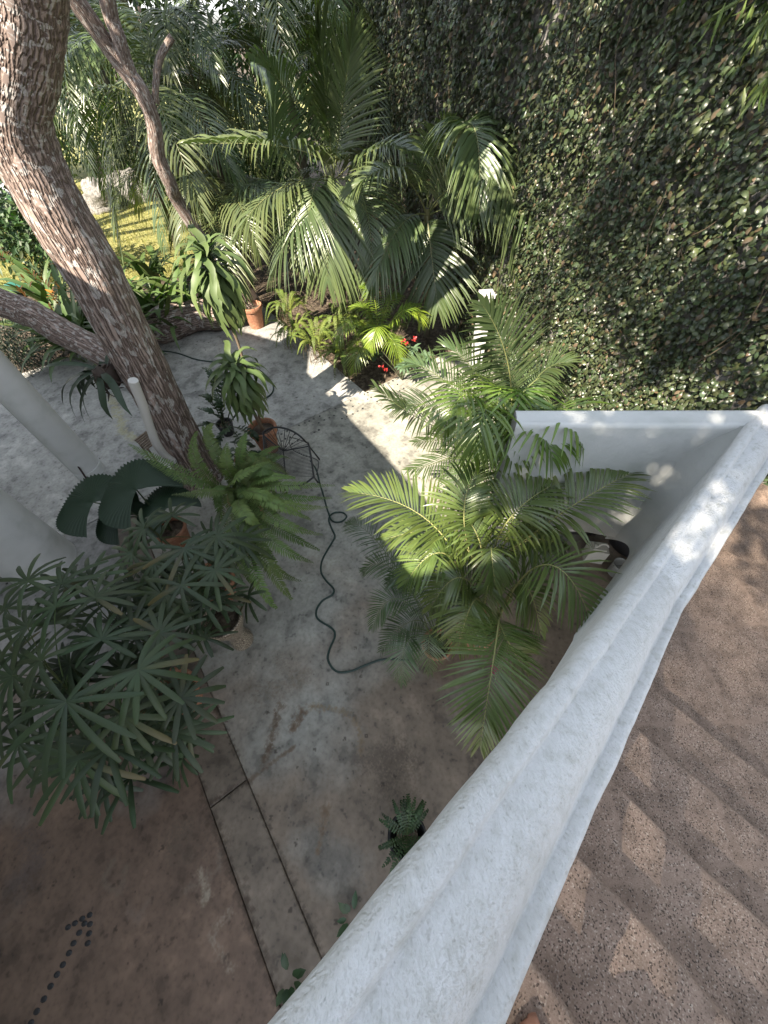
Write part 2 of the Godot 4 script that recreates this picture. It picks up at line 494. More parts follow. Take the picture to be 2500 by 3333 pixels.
# ---------------------------------------------------------------- scene
func _ready():
	rng.seed = 20240611
	var nrm := Vector3((1318.0 - 1250.0) / F, -(2600.0 - 1666.5) / F, -1).normalized()
	var up := -nrm
	var fw := Vector3(0, 0, -1)
	fw = (fw - up * fw.dot(up)).normalized()
	var rt := fw.cross(up)
	cam_basis = Basis(Vector3(rt.x, up.x, -fw.x), Vector3(rt.y, up.y, -fw.y), Vector3(rt.z, up.z, -fw.z))
	var cam := Camera3D.new()
	cam.name = "camera"
	cam.transform = Transform3D(cam_basis, EYE)
	cam.fov = rad_to_deg(2.0 * atan(1666.5 / F)); cam.keep_aspect = Camera3D.KEEP_HEIGHT
	cam.near = .05; cam.far = 300
	add_child(cam); cam.current = true
	var env := Environment.new()
	env.background_mode = Environment.BG_SKY
	var sm := ProceduralSkyMaterial.new()
	sm.sky_top_color = Color(.70, .74, .80); sm.sky_horizon_color = Color(.90, .90, .90); sm.sky_curve = .18
	sm.ground_bottom_color = Color(.25, .23, .2); sm.ground_horizon_color = Color(.6, .6, .58)
	sm.sun_angle_max = 0
	env.sky = Sky.new(); env.sky.sky_material = sm
	env.background_energy_multiplier = 1.05
	env.tonemap_mode = Environment.TONE_MAPPER_LINEAR
	env.tonemap_exposure = 3.15
	env.sdfgi_enabled = true; env.ssao_enabled = true; env.ssil_enabled = true
	var we := WorldEnvironment.new()
	we.name = "world_environment"; we.environment = env
	add_child(we)
	var sun := DirectionalLight3D.new()
	sun.name = "sun"
	sun.light_energy = 1.6; sun.light_color = Color(1, .95, .87); sun.light_angular_distance = .5; sun.shadow_enabled = true
	add_child(sun)
	sun.look_at_from_position(Vector3.ZERO, -SUN, Vector3.UP)
	make_materials()
	build_ground()
	build_house()
	build_stairs()
	build_ivy()
	build_tree()
	build_front_palms()
	build_middle_palm()
	build_back_palms()
	build_left_plants()
	build_furniture()
	build_garden()
	build_person()

func slab(parent: Node3D, u0: float, u1: float, w0: float, w1: float, mat: Material):
	var st := MB.new()
	var c := Color.WHITE
	var y0 := -.06
	# top as a grid with slightly softened edges
	var b := .008
	var q := [uvp(u0 + b, w0 + b, 0), uvp(u1 - b, w0 + b, 0), uvp(u1 - b, w1 - b, 0), uvp(u0 + b, w1 - b, 0)]
	var e := [uvp(u0, w0, -b), uvp(u1, w0, -b), uvp(u1, w1, -b), uvp(u0, w1, -b)]
	var l := [uvp(u0, w0, y0), uvp(u1, w0, y0), uvp(u1, w1, y0), uvp(u0, w1, y0)]
	st.face([q[0], q[3], q[2], q[1]], c)
	for i in 4:
		var j := (i + 1) % 4
		st.face([q[i], q[j], e[j], e[i]], c)
		st.face([e[i], e[j], l[j], l[i]], c)
	for i in st.v.size():
		st.n[i] = -st.n[i] if st.n[i].y < 0 else st.n[i]
		st.uv[i] = Vector2((st.v[i].x + 11.0) / 16.0, (st.v[i].z + 13.0) / 16.0)
	st.wind()
	var arr := []
	arr.resize(Mesh.ARRAY_MAX)
	var uv2 := PackedVector2Array()
	var tan := PackedFloat32Array()
	for p in st.uv:
		uv2.append(p * 11.0)
		tan.append_array([1, 0, 0, 1])
	arr[Mesh.ARRAY_VERTEX] = st.v; arr[Mesh.ARRAY_NORMAL] = st.n; arr[Mesh.ARRAY_TEX_UV] = st.uv
	arr[Mesh.ARRAY_TEX_UV2] = uv2; arr[Mesh.ARRAY_INDEX] = st.ix; arr[Mesh.ARRAY_TANGENT] = tan
	var m := ArrayMesh.new()
	m.add_surface_from_arrays(Mesh.PRIMITIVE_TRIANGLES, arr)
	part(parent, "concrete_slab", m, mat)

func build_ground():
	var g := PlaneMesh.new()
	g.size = Vector2(240, 240)
	structure("ground", g, M.soil, Vector3(0, -.065, 0))
	var fm := floor_material()
	var base := MB.new()
	base.face([uvp(-9, 4.5, -.03), uvp(6.4, 4.5, -.03), uvp(6.4, -5.5, -.03), uvp(3.3, -5.5, -.03), uvp(3.3, -10.9, -.03), uvp(-9, -10.9, -.03)], Color(.05, .04, .03))
	var patio := structure("patio", base.mesh(), vcol(.9))
	slab(patio, -9, -1.567, -5.495, 4.5, fm)
	slab(patio, -1.559, -1.181, -1.047, 4.5, fm)
	slab(patio, -1.56, -1.18, -5.495, -1.055, fm)
	slab(patio, -1.174, 6.4, -5.495, 4.5, fm)
	slab(patio, -9, 3.3, -10.9, -5.506, fm)
	# dark pebbles set in rows in the cement
	var disc := MB.new()
	disc.lathe(Vector3.ZERO, [Vector2(.021, -.004), Vector2(.02, .003), Vector2(.011, .006), Vector2(.001, .007)], 9, Color(.02, .018, .018))
	var dm := disc.mesh()
	rng.seed = 5
	for row in [-5.44, -5.28, -5.10, -5.62]:
		var u := -6.0
		while u < 3.9:
			u += rf(.075, .13)
			if rng.randf() < .27: u += rf(.1, .4)
			if u > -2.1 and u < 1.1: continue
			if row < -5.5 and u > -2: continue
			var o := part(patio, "inlaid_pebble", dm, M.black)
			o.position = uvp(u, row + rf(-.01, .01), .001)
			o.scale = Vector3(rf(.7, 1.15), 1, rf(.7, 1.15))
	for q in [[292, 2978], [268, 2990], [244, 3005], [222, 3018], [275, 3006], [293, 3008], [258, 3036], [290, 3038], [286, 3070], [240, 3070], [225, 3102], [205, 3140], [186, 3172], [165, 3210], [143, 3252], [120, 3292], [101, 3330]]:
		var o := part(patio, "inlaid_pebble", dm, M.black)
		o.position = P(q[0], q[1]) + Vector3(0, .001, 0)
		o.scale = Vector3(1.25, 1, .95)
	var lawn := MB.new()
	lawn.face([Vector3(-40, -.03, -12.6), Vector3(-4.5, -.03, -12.6), Vector3(-3, -.03, -16), Vector3(-3, -.03, -60), Vector3(-40, -.03, -60)], Color.WHITE)
	structure("lawn", lawn.mesh(), M.grass)
	# grass blades on the part of the lawn that shows
	var bl := MB.new()
	bl.ribbon([Vector3.ZERO, Vector3(.0, .05, .008), Vector3(.0, .085, .03)], [.005, .004, .0008], Vector3(1, 0, 0), .2, Color(1, 1, 1), Color(1, 1, 1))
	var mm := MultiMesh.new()
	mm.transform_format = MultiMesh.TRANSFORM_3D; mm.use_colors = true
	mm.mesh = bl.mesh()
	var cnt := 26000
	mm.instance_count = cnt
	for i in cnt:
		var p := Vector3(rf(-16, -4.6), -.03, -12.7 - 11.0 * pow(rng.randf(), 1.3))
		mm.set_instance_transform(i, Transform3D(Basis(Vector3.UP, rf(0, TAU)).scaled(Vector3.ONE * rf(.6, 1.5)), p))
		mm.set_instance_color(i, jit(Color(.26, .25, .07), .35))
	var gi := MultiMeshInstance3D.new()
	gi.name = "grass"; gi.multimesh = mm; gi.material_override = M.fern
	add_child(gi)
	gi.set_meta("kind", "stuff"); gi.set_meta("label", "dry yellow green lawn grass around the pale rock"); gi.set_meta("category", "grass")

func prism(parent: Node3D, called: String, poly: Array, y0: float, y1: float, mat: Material):
	var mb := MB.new(parent.position)
	var top := []; var bot := []
	for p in poly: top.append(Vector3(p.x, y1, p.z)); bot.append(Vector3(p.x, y0, p.z))
	var k := poly.size()
	var fl := PackedVector2Array()
	for p in poly: fl.append(Vector2(p.x, p.z))
	var t := Geometry2D.triangulate_polygon(fl)
	for i in range(0, t.size(), 3):
		mb.face([top[t[i]], top[t[i + 1]], top[t[i + 2]]], Color.WHITE)
		mb.face([bot[t[i]], bot[t[i + 2]], bot[t[i + 1]]], Color.WHITE)
	for i in k:
		var j := (i + 1) % k
		mb.face([bot[i], bot[j], top[j], top[i]], Color.WHITE)
	return part(parent, called, mb.mesh(), mat)

func build_house():
	# the house wraps the court on two sides; its roof throws the shade over the near patio
	var h := 5.3
	var e1 := Vector3(-.487, 0, -.873)
	var g0 := Vector3(.97, 0, -2.52)      # where the shadows of the two eaves meet on the patio
	var t := thing("house", "white house with flat roofs wrapping the shaded court behind the columns", "house", Vector3(-3, 0, 6))
	# low wing on columns
	var corner := g0 + K1 * h
	var far := Vector3(-2.3, 0, -8.3) + K1 * h
	var far2 := far + Vector3(-.85, 0, -.53) * 5.0
	prism(t, "roof", [corner, corner - e1 * 5.0, far2 - e1 * 14.0, far2, far], h, h + .3, M.wall_white)
	# high wing behind the stair
	var hh := 8.2
	var q := []
	for g in [Vector3(.6, 0, -2.2), Vector3(.97, 0, -2.52), Vector3(2.96, 0, -2.97), Vector3(3.0, 0, -2.9), Vector3(3.05, 0, -2.2), Vector3(1.2, 0, -1.9), Vector3(.7, 0, -1.6)]: q.append(g + K1 * hh)
	prism(t, "roof", q, hh, hh + .25, M.wall_white)
	prism(t, "wall", [Vector3(-1.6, 0, 2.6), Vector3(-1.6, 0, 2.9), Vector3(-7.0, 0, 5.2), Vector3(-7.0, 0, 4.9)], 0, h - .002, M.wall_white)
	prism(t, "wall", [far2 + Vector3(.6, 0, 1.2), far2 + Vector3(.9, 0, 1.2), far2 - e1 * 12.0 + Vector3(.9, 0, 0), far2 - e1 * 12.0 + Vector3(.6, 0, 0)], 0, h - .002, M.wall_white)
	for c in [[Vector3(-4.92, 0, -4.75), .22, "slim white round column standing beside the leaning tree trunk"], [P(150, 1835), .4, "thick white round column behind the lady palm leaves"]]:
		var o := thing("column", c[2], "column", c[0], "white columns under the roof")
		var mb := MB.new(c[0])
		var r: float = c[1]
		mb.lathe(c[0], [Vector2(r * 1.0, .16 if r < .3 else 0.0), Vector2(r, .8), Vector2(r, 3), Vector2(r, h - .004)], 40, Color.WHITE)
		part(o, "shaft", mb.mesh(), M.wall_white)
		var bb := MB.new(c[0])
		bb.lathe(c[0], [Vector2(r * 1.02, 0), Vector2(r * 1.02, .14), Vector2(r, .158), Vector2(.0, .159)], 40, Color.WHITE)
		if r < .3: part(o, "base", bb.mesh(), M.wall_white)
	# beam from the slim column back to the roof
	var bm := MB.new(t.position)
	bm.box(Vector3(-4.9, h + .15, -3.95), Vector3(.16, 0, 0), Vector3(0, .146, 0), Vector3(0, 0, 1.1), Color.WHITE)
	part(t, "beam", bm.mesh(), M.wall_white)
	var pole := thing("pole", "thin dark pole leaning on the slim white column", "pole", P(275, 1560))
	var pm := MB.new(pole.position)
	pm.tube([P(300, 1585), P(159, 1378, .95)], [.014, .014], 8, Color(.03, .012, .012))
	part(pole, "rod", pm.mesh(), M.paint)

func sweep(mb: MB, path: Array, prof: Array, bump := 0.0):
	var k := prof.size()
	var first := mb.v.size()
	var nz := FastNoiseLite.new(); nz.seed = 4; nz.frequency = 1.6; nz.fractal_octaves = 3
	for i in path.size():
		var t: Vector3 = path[mini(i + 1, path.size() - 1)] - path[maxi(i - 1, 0)]
		t.y = 0; t = t.normalized()
		var s := Vector3(-t.z, 0, t.x)
		for j in k:
			var p: Vector3 = path[i] + s * prof[j].x + Vector3.UP * prof[j].y
			var g: Vector2 = (prof[mini(j + 1, k - 1)] - prof[maxi(j - 1, 0)]).normalized()
			var nn := (s * -g.y + Vector3.UP * g.x).normalized()
			if bump > 0: p += nn * bump * nz.get_noise_3d(p.x * 2, p.y * 2, p.z * 2)
			mb.vert(p, nn, Color.WHITE)
	for i in path.size() - 1:
		for j in k - 1:
			var p := first + i * k + j
			mb.quad(p, p + 1, p + k + 1, p + k)
	# smooth normals from the bumped grid
	for i in path.size():
		for j in k:
			var a := first + maxi(i - 1, 0) * k + j
			var b := first + mini(i + 1, path.size() - 1) * k + j
			var c := first + i * k + maxi(j - 1, 0)
			var d := first + i * k + mini(j + 1, k - 1)
			var nn := (mb.v[d] - mb.v[c]).cross(mb.v[b] - mb.v[a]).normalized()
			if nn.dot(mb.n[first + i * k + j]) < 0: nn = -nn
			mb.n[first + i * k + j] = nn

func build_stairs():
	var near := Vector3(-.062, 3.85, .146)
	var K := Vector3(1.196, 3.0, -.777)
	var L := Vector3(2.274, 3.0, -1.702)
	var t := thing("staircase", "pebble finished stair with thick white plaster parapet turning by the ivy wall", "staircase", Vector3(1.0, 0, .6))
	# steps
	var edges := [[-.62, -.31, 3.24], [-.31, .0, 3.07], [.0, .313, 2.9], [.313, .629, 2.73], [.629, .96, 2.56], [.96, 1.27, 2.39], [1.27, 2.43, 2.22], [2.43, 2.78, 2.05], [2.78, 3.9, 1.88]]
	var l0 := .255
	var l1 := 2.3
	for e in edges:
		var a0: float = e[0] - .03
		var a1: float = e[1]
		var y: float = e[2]
		var pr := [Vector2(a0, y - .24), Vector2(a0, y - .004), Vector2(a0 + .004, y)]
		for k in 6: pr.append(Vector2(lerpf(a0, a1, (k + 1) / 7.0), y))
		for k in 6:
			var an := PI / 2 * (1 - k / 5.0)
			pr.append(Vector2(a1 - .018 + .018 * cos(an), y - .018 + .018 * sin(an)))
		pr.append(Vector2(a1 - .004, y - .06)); pr.append(Vector2(a1 - .022, y - .085)); pr.append(Vector2(a1 - .024, y - .26))
		var mb := MB.new(t.position)
		var k := pr.size()
		var nl := 24
		var nz := FastNoiseLite.new(); nz.frequency = 1.2; nz.seed = 6
		for i in nl + 1:
			var l := lerpf(l0, l1, float(i) / nl)
			for j in k:
				var g: Vector2 = (pr[mini(j + 1, k - 1)] - pr[maxi(j - 1, 0)]).normalized()
				var wob: float = .012 * nz.get_noise_2d(l * 2.0 + y * 9, 1) if pr[j].x > a1 - .05 else 0.0
				var dy: float = .004 * nz.get_noise_2d(l * 3, pr[j].x * 3)
				mb.vert(AX * (pr[j].x + wob) + LAT * l + Vector3.UP * (pr[j].y + dy), (AX * -g.y * -1.0 * -1.0 + Vector3.UP * g.x).normalized() if false else (AX * (-g.y) + Vector3.UP * g.x).normalized(), Color.WHITE)
		for i in nl:
			for j in k - 1:
				var p := i * k + j
				mb.quad(p, p + 1, p + k + 1, p + k)
		part(t, "step", mb.mesh(), M.pebble)
	# soffit under the flight and the landing
	var sf := MB.new(t.position)
	for e in edges:
		var y: float = e[2] - .28
		sf.box(AX * ((e[0] + e[1]) * .5) + LAT * ((l0 + l1) * .5) + Vector3.UP * y, AX * ((e[1] - e[0]) * .5), Vector3(0, .035, 0), LAT * ((l1 - l0) * .5 - .003), Color.WHITE)
	part(t, "soffit", sf.mesh(), M.wall_white)
	# parapet beside the flight
	var dirA := K - near
	var path := smooth_path([near - dirA * .95, near - dirA * .5, near, near + dirA * .5, K - dirA * .06, K + (L - K) * .07, K + (L - K) * .5, L, L + (L - K) * .12], 14)
	var prof := []
	for q in [[.07, -1.4], [.045, -1.0], [.02, -.6], [.0, -.35], [-.011, -.2], [-.019, -.11], [-.023, -.06], [-.02, -.03], [-.01, -.01], [-.003, -.002], [.003, 0], [.014, .005], [.026, .004], [.032, -.002], [.036, -.013], [.041, -.021], [.05, -.019], [.07, -.012], [.095, -.013], [.115, -.021], [.132, -.034], [.145, -.051], [.154, -.070], [.161, -.086], [.168, -.093], [.177, -.083], [.188, -.078], [.199, -.084], [.206, -.105], [.208, -.2], [.208, -.5], [.208, -1.05]]: prof.append(Vector2(q[0], q[1]))
	var pm := MB.new(t.position)
	var dense := []
	for i in path.size() - 1:
		dense.append(path[i]); dense.append((path[i] + path[i + 1]) * .5)
	dense.append(path[-1])
	sweep(pm, dense, prof, .006)
	part(t, "parapet", pm.mesh(), M.plaster)
	# wall of the landing, ending over an open store
	var Q := Vector3(.90, 2.93, -1.90)
	var wm := MB.new(t.position)
	var wp := []
	var L2 := L + Vector3(.16, 0, .06)
	for i in 25: wp.append(L2.lerp(Q, i / 24.0) + Vector3(0, 0.0, 0))
	# front face, rounded top, back face; the lower edge rises away from the stair
	var k := 12
	for i in wp.size():
		var p: Vector3 = wp[i]
		var x := i / 24.0
		var yb := 1.60 + .33 * x
		if x < .16: yb -= .0
		var dB := (Q - L2).normalized()
		var s := Vector3(dB.z, 0, -dB.x).normalized()   # away from the camera
		if s.z > 0: s = -s
		var pts := [[-.0, yb], [-.0, yb + .02], [0.0, 2.2], [0.0, 2.6], [.0, p.y - .06], [.004, p.y - .03], [.016, p.y - .008], [.035, p.y], [.10, p.y - .002], [.12, p.y - .01], [.135, p.y - .04], [.135, yb]]
		for j in k:
			var q = p + s * pts[j][0]
			q.y = pts[j][1]
			var ns := -s if j < 5 else (Vector3.UP if j < 9 and j > 5 else (s if j > 9 else (Vector3.UP - s * (1 if j == 5 else -1)).normalized()))
			wm.vert(q, ns, Color.WHITE)
	for i in wp.size() - 1:
		for j in k - 1:
			var p := i * k + j
			wm.quad(p, p + 1, p + k + 1, p + k)
		wm.face([wm.v[i * k] + wm.o, wm.v[i * k + k] + wm.o, wm.v[i * k + 2 * k - 1] + wm.o, wm.v[i * k + k - 1] + wm.o], Color.WHITE)
	var endp := []
	for j in k: endp.append(wm.v[24 * k + j] + wm.o)
	wm.face(endp, Color.WHITE)
	part(t, "landing_wall", wm.mesh(), M.wall_white)
	# cove where the wall runs into the parapet
	var cv := MB.new(t.position)
	var ta := (K - L); ta.y = 0; ta = ta.normalized()
	var tb := (Q - L2); tb.y = 0; tb = tb.normalized()
	var c0 := Vector3(2.2226, 0, -1.682)
	var R := .3
	for i in 11:
		var x := i / 10.0
		var p := (c0 + ta * R).lerp(c0, x).lerp(c0.lerp(c0 + tb * R, x), x)
		var nn := (ta + tb).normalized()
		var nv := (nn + (ta * (x) + tb * (1 - x)) * .8).normalized()
		for y in [1.66, 2.0, 2.4, 2.7, 2.86, 2.955]:
			var pull: float = clampf((y - 2.6) / .36, 0, 1)
			cv.vert(p.lerp(c0, pull * pull * .9) + Vector3(0, y, 0), nv, Color.WHITE)
	for i in 10:
		for j in 5:
			var p := i * 6 + j
			cv.quad(p, p + 1, p + 7, p + 6)
	# outer cheek of the parapet, deepening towards the landing
	var s2 := Vector3(-(L - K).z, 0, (L - K).x).normalized()
	var s1 := Vector3(-dirA.z, 0, dirA.x).normalized()
	var ch := [[near + dirA * .35 - s1 * .0195, .055, .065], [near + dirA * .6 - s1 * .019, .1, .36], [near + dirA * .8 - s1 * .019, .1, .62], [K - s2 * .019, .1, .95], [K.lerp(L, .4) - s2 * .019, .08, 1.25], [K.lerp(L, .8) - s2 * .019, .06, 1.36], [L - s2 * .019, .05, 1.4]]
	var cb := MB.new(t.position)
	for q in ch:
		cb.vert(q[0] - Vector3(0, q[1], 0), -s2, Color.WHITE)
		cb.vert(q[0] - Vector3(0, q[2], 0), -s2, Color.WHITE)
		cb.vert(q[0] - Vector3(0, q[2], 0) + s2 * .12, -s2, Color.WHITE)
	for i in ch.size() - 1:
		cb.quad(i * 3, i * 3 + 1, i * 3 + 4, i * 3 + 3)
		cb.quad(i * 3 + 1, i * 3 + 2, i * 3 + 5, i * 3 + 4)
	part(t, "cheek", cb.mesh(), M.plaster)
	part(t, "cove", cv.mesh(), M.wall_white)
	# landing floor behind that wall, over the store
	prism(t, "landing", [Vector3(1.0, 0, -2.06), Vector3(2.5, 0, -1.87), Vector3(3.3, 0, -2.0), Vector3(3.2, 0, -2.9), Vector3(1.45, 0, -2.9)], 1.45, 1.7, M.wall_white)

func build_ivy():
	var p0 := Vector3(3.5, 0, -2.4)
	var d := Vector3(-.24, 0, -.97).normalized()
	var nrm := Vector3(-d.z, 0, d.x)
	if nrm.x > 0: nrm = -nrm
	var wl := thing("garden_wall", "tall boundary wall hidden under climbing fig leaves", "wall", p0)
	var mb := MB.new(p0)
	mb.box(p0 + d * 5.5 - nrm * .2 + Vector3(0, 3.3, 0), d * 9.5, Vector3(0, 3.3, 0), nrm * .15, Color.WHITE)
	part(wl, "wall", mb.mesh(), M.stone)
	var ivy := thing("climbing_fig", "dense climber with small rounded leaves covering the tall garden wall", "climber", p0)
	var lf := []
	for v in 5:
		var b := MB.new()
		var base: Color = [Color(.05, .066, .032), Color(.064, .083, .04), Color(.04, .054, .028), Color(.08, .1, .042), Color(.10, .078, .048)][v]
		b.ribbon([Vector3.ZERO, Vector3(0, -.012, .004), Vector3(0, -.032, .006), Vector3(0, -.053, .003), Vector3(0, -.068, -.006)], [.002, .015, .0215, .016, .001], Vector3(1, 0, 0), .25, base, base)
		lf.append(b.mesh())
	rng.seed = 88
	var near := []
	var rest := []
	var nz := FastNoiseLite.new(); nz.seed = 12; nz.frequency = .55; nz.fractal_octaves = 3
	var cnt := 125000
	for i in cnt:
		var s: float
		if i < 82000: s = rf(-3.4, 4.6)
		else: s = rf(4.6, 14.8)
		var y := rf(.05, 6.5)
		var bulge := nz.get_noise_2d(s * 1.5, y * 1.5)
		var off := .13 + bulge * .2 - .17 * rng.randf() * rng.randf() - (.1 if i % 3 == 0 else 0.0)
		var p := p0 + d * s + Vector3(0, y, 0) + nrm * off
		var z := (nrm * rf(.5, 1.2) + Vector3.UP * rf(.1, .9) + rdir() * .55).normalized()
		var yv := (Vector3.UP * rf(.6, 1) + rdir() * .75)
		yv = (yv - z * yv.dot(z)).normalized()
		var sc := rf(.5, 1.25) * (.92 if s < 4.6 else 1.3)
		var x := yv.cross(z)
		var tr := Transform3D(Basis(x * sc, yv * sc, z * sc), p)
		var cp := cam_basis.inverse() * (p - EYE)
		var ok := cp.z < -.4 and absf(cp.x / cp.z) < .98 and absf(cp.y / cp.z) < 1.31 and off > .08
		if ok and cp.length() < 5.2 and p.y > 1.5: near.append([cp.length() / sc, tr])
		else: rest.append(tr)
	near.sort_custom(func(q, r): return q[0] < r[0])
	for i in near.size():
		if i < 300:
			var vv := 4 if rng.randf() < .07 else rng.randi_range(0, 3)
			var o := part(ivy, "leaf", lf[vv], M.ivy)
			o.transform = Transform3D(near[i][1].basis, near[i][1].origin - p0)
		else: rest.append(near[i][1])
	var mm := MultiMesh.new()
	mm.transform_format = MultiMesh.TRANSFORM_3D; mm.use_colors = true
	var wb := MB.new()
	wb.ribbon([Vector3.ZERO, Vector3(0, -.012, .004), Vector3(0, -.032, .006), Vector3(0, -.053, .003), Vector3(0, -.068, -.006)], [.002, .015, .0215, .016, .001], Vector3(1, 0, 0), .25, Color.WHITE, Color.WHITE)
	mm.mesh = wb.mesh()
	mm.instance_count = rest.size()
	for i in rest.size():
		mm.set_instance_transform(i, Transform3D(rest[i].basis, rest[i].origin - p0))
		var c := jit(Color(.058, .076, .036), .45)
		if rng.randf() < .08: c = jit(Color(.13, .10, .06), .3)
		mm.set_instance_color(i, c)
	var mi := MultiMeshInstance3D.new()
	mi.name = "foliage"; mi.multimesh = mm; mi.material_override = M.ivy
	mi.set_meta("kind", "stuff")
	ivy.add_child(mi)
	# a few bare runners
	for i in 26:
		var st := MB.new(p0)
		var s := rf(-2, 9)
		var pts := []
		var y := rf(.5, 5.5)
		for k in 6: pts.append(p0 + d * (s + rf(-.12, .12)) + nrm * rf(.06, .2) + Vector3(0, y + k * .22, 0))
		st.tube(smooth_path(pts, 3), [.005], 4, Color(.10, .075, .05))
		part(ivy, "stem", st.mesh(), M.stem)

func build_tree():
	rng.seed = 301
	var base := Vector3(-3.0, 0, -4.5)
	var t := thing("leaning_tree", "thick leaning tree trunk with rough bark and pale lichen beside the ferns", "tree", base)
	var ctrl := [Vector3(-2.98, -.05, -4.45), Z(625, 1500, -4.5), Z(520, 1300, -4.58), Z(420, 1110, -4.6), Z(300, 880, -4.6), Z(180, 680, -4.6), Z(75, 480, -4.6), Z(28, 320, -4.55), Z(45, 160, -4.5), Z(55, 20, -4.45), Z(50, -120, -4.4), Z(60, -300, -4.3)]
	var tp := smooth_path(ctrl, 6)
	var tr := []
	for i in tp.size():
		var x := float(i) / tp.size()
		tr.append(lerpf(.31, .27, minf(1, x * 2.2)) + .10 * exp(-i * .5))
	var mb := MB.new(base)
	mb.tube(tp, tr, 40, Color.WHITE, null, .035, 2)
	var i0 := 0.0
	part(t, "trunk", mb.mesh(), M.bark)
	# limb that crosses in front of the far bush, in shade
	var lb := MB.new(base)
	var lp := smooth_path([Vector3(-8.6, 4.0, -6.4), Vector3(-7.2, 3.4, -6.0), Z(-160, 900, -5.4), Z(-20, 975, -5.3), Z(70, 1010, -5.25), Z(120, 1030, -5.2), Z(200, 1080, -5.1), Z(300, 1130, -4.95), Z(400, 1190, -4.7)], 6)
	lb.tube(lp, [.03, .04, .05, .06, .07, .08, .09, .1, .11, .12, .13, .14, .15, .16, .165, .17], 18, Color.WHITE, null, .05, 5)
	part(t, "limb", lb.mesh(), M.bark)
	# limbs that carry the crown over the court
	var top: Vector3 = tp[-1]
	var crown := MB.new(base)
	var br := MB.new(base)
	var ends := []
	for q in [Vector3(-1.2, 7.4, -7.6), Vector3(.4, 7.9, -5.2), Vector3(1.9, 7.4, -3.4), Vector3(2.9, 8.0, -6.0), Vector3(-.4, 8.4, -10.5), Vector3(-3.2, 8.2, -8.5), Vector3(-5.2, 8.4, -9.5), Vector3(-1.8, 8.6, -7.0), Vector3(-4.2, 8.0, -6.8)]:
		var mid: Vector3 = top.lerp(q, .5) + Vector3(rf(-.3, .3), .3, rf(-.3, .3))
		var pts := []
		for i in 9: pts.append(bez(top, mid, q, i / 8.0))
		br.tube(pts, [.2, .16, .13, .1, .08, .065, .05, .035, .02], 10, Color.WHITE)
		for k in 9:
			var s := bez(top, mid, q, rf(.45, 1))
			var e := s + Vector3(rf(-1.1, 1.1), rf(-.2, .8), rf(-1.1, 1.1))
			br.tube([s, (s + e) * .5 + Vector3(0, .1, 0), e], [.025, .018, .008], 5, Color.WHITE)
			ends.append(e)
	for e in ends:
		leaf_cloud(crown, e, Vector3(.62, .36, .62), 62, .13, .062, Color(.055, .10, .03), .1)
	# foliage that breaks the sun on the landing wall
	for i in 125:
		var gp := Vector3(rf(2.1, 4.3), 0, rf(-4.1, -3.2))
		if i > 95: gp = Vector3(rf(4.2, 6.0), 0, rf(-7.5, -4.0))
		if Vector2(gp.x - 3.17, gp.z + 3.12).length() < .34: continue
		var y := rf(8.6, 9.6)
		var e := gp + K1 * y + Vector3(0, y, 0)
		leaf_cloud(crown, e, Vector3(.3, .22, .3), 30, .13, .062, Color(.055, .10, .03), .1)
	for i in 150:
		var e := Vector3(rf(-10.0, -2.5), rf(8.2, 9.6), rf(-12.5, -5.5))
		leaf_cloud(crown, e, Vector3(.55, .32, .55), 105, .16, .068, Color(.055, .10, .03), .1)
	# foliage over the climber
	var pn := FastNoiseLite.new(); pn.seed = 21; pn.frequency = .5
	for i in 420:
		var sl := rf(-2.5, 12.5)
		var e := Vector3(3.5 - .24 * sl, 0, -2.4 - .97 * sl)
		var wy := rf(.8, 6.4)
		if wy < 3.4 and pn.get_noise_2d(sl, wy * 1.2) < .0: continue
		var y := rf(8.4, 9.6)
		e += K1 * (y - wy) + Vector3(0, y, 0)
		leaf_cloud(crown, e, Vector3(.42, .28, .42), 60, .14, .065, Color(.055, .10, .03), .1)
	br.tube(smooth_path([top, Vector3(-.8, 8.0, -4.5), Vector3(.3, 8.9, -1.5), Vector3(.9, 9.0, .4)], 5), [.12, .11, .1, .09, .08, .07, .06, .05, .04], 9, Color.WHITE)
	br.tube(smooth_path([top, Vector3(-.6, 8.2, -6.5), Vector3(.2, 9.0, -8.5), Vector3(-.6, 9.0, -11.5)], 5), [.12, .11, .1, .09, .08, .07, .06, .05, .04], 9, Color.WHITE)
	br.tube(smooth_path([top, Vector3(-2.6, 7.5, -1.5), Vector3(-2.6, 8.8, 1.0), Vector3(-2.6, 9.1, 2.6), Vector3(-1.6, 9.2, 3.2)], 5), [.12, .11, .1, .09, .08, .07, .06, .05, .04], 9, Color.WHITE)
	part(t, "branch", br.mesh(), M.bark)
	part(t, "crown", crown.mesh(), M.leaf)
	# air plant with root ball on the trunk
	var bro := thing("bromeliad", "dark strap leaved air plant with root ball fixed to the tree trunk", "plant", Z(350, 1225, -4.45))
	var rb := MB.new(bro.position)
	var c0 := bro.position
	for i in 40:
		var dd := rdir()
		var q := c0 + dd * Vector3(.16, .17, .16) * rf(.5, 1)
		rb.tube([q, q + rdir() * .08, q + rdir() * .13 + Vector3(0, -.05, 0)], [.016, .012, .004], 5, jit(Color(.06, .04, .028), .3))
	rb.lathe(c0 + Vector3(0, -.15, 0), [Vector2(.01, 0), Vector2(.1, .03), Vector2(.15, .14), Vector2(.12, .26), Vector2(.02, .3)], 14, Color(.05, .035, .025))
	part(bro, "root_ball", rb.mesh(), M.stem)
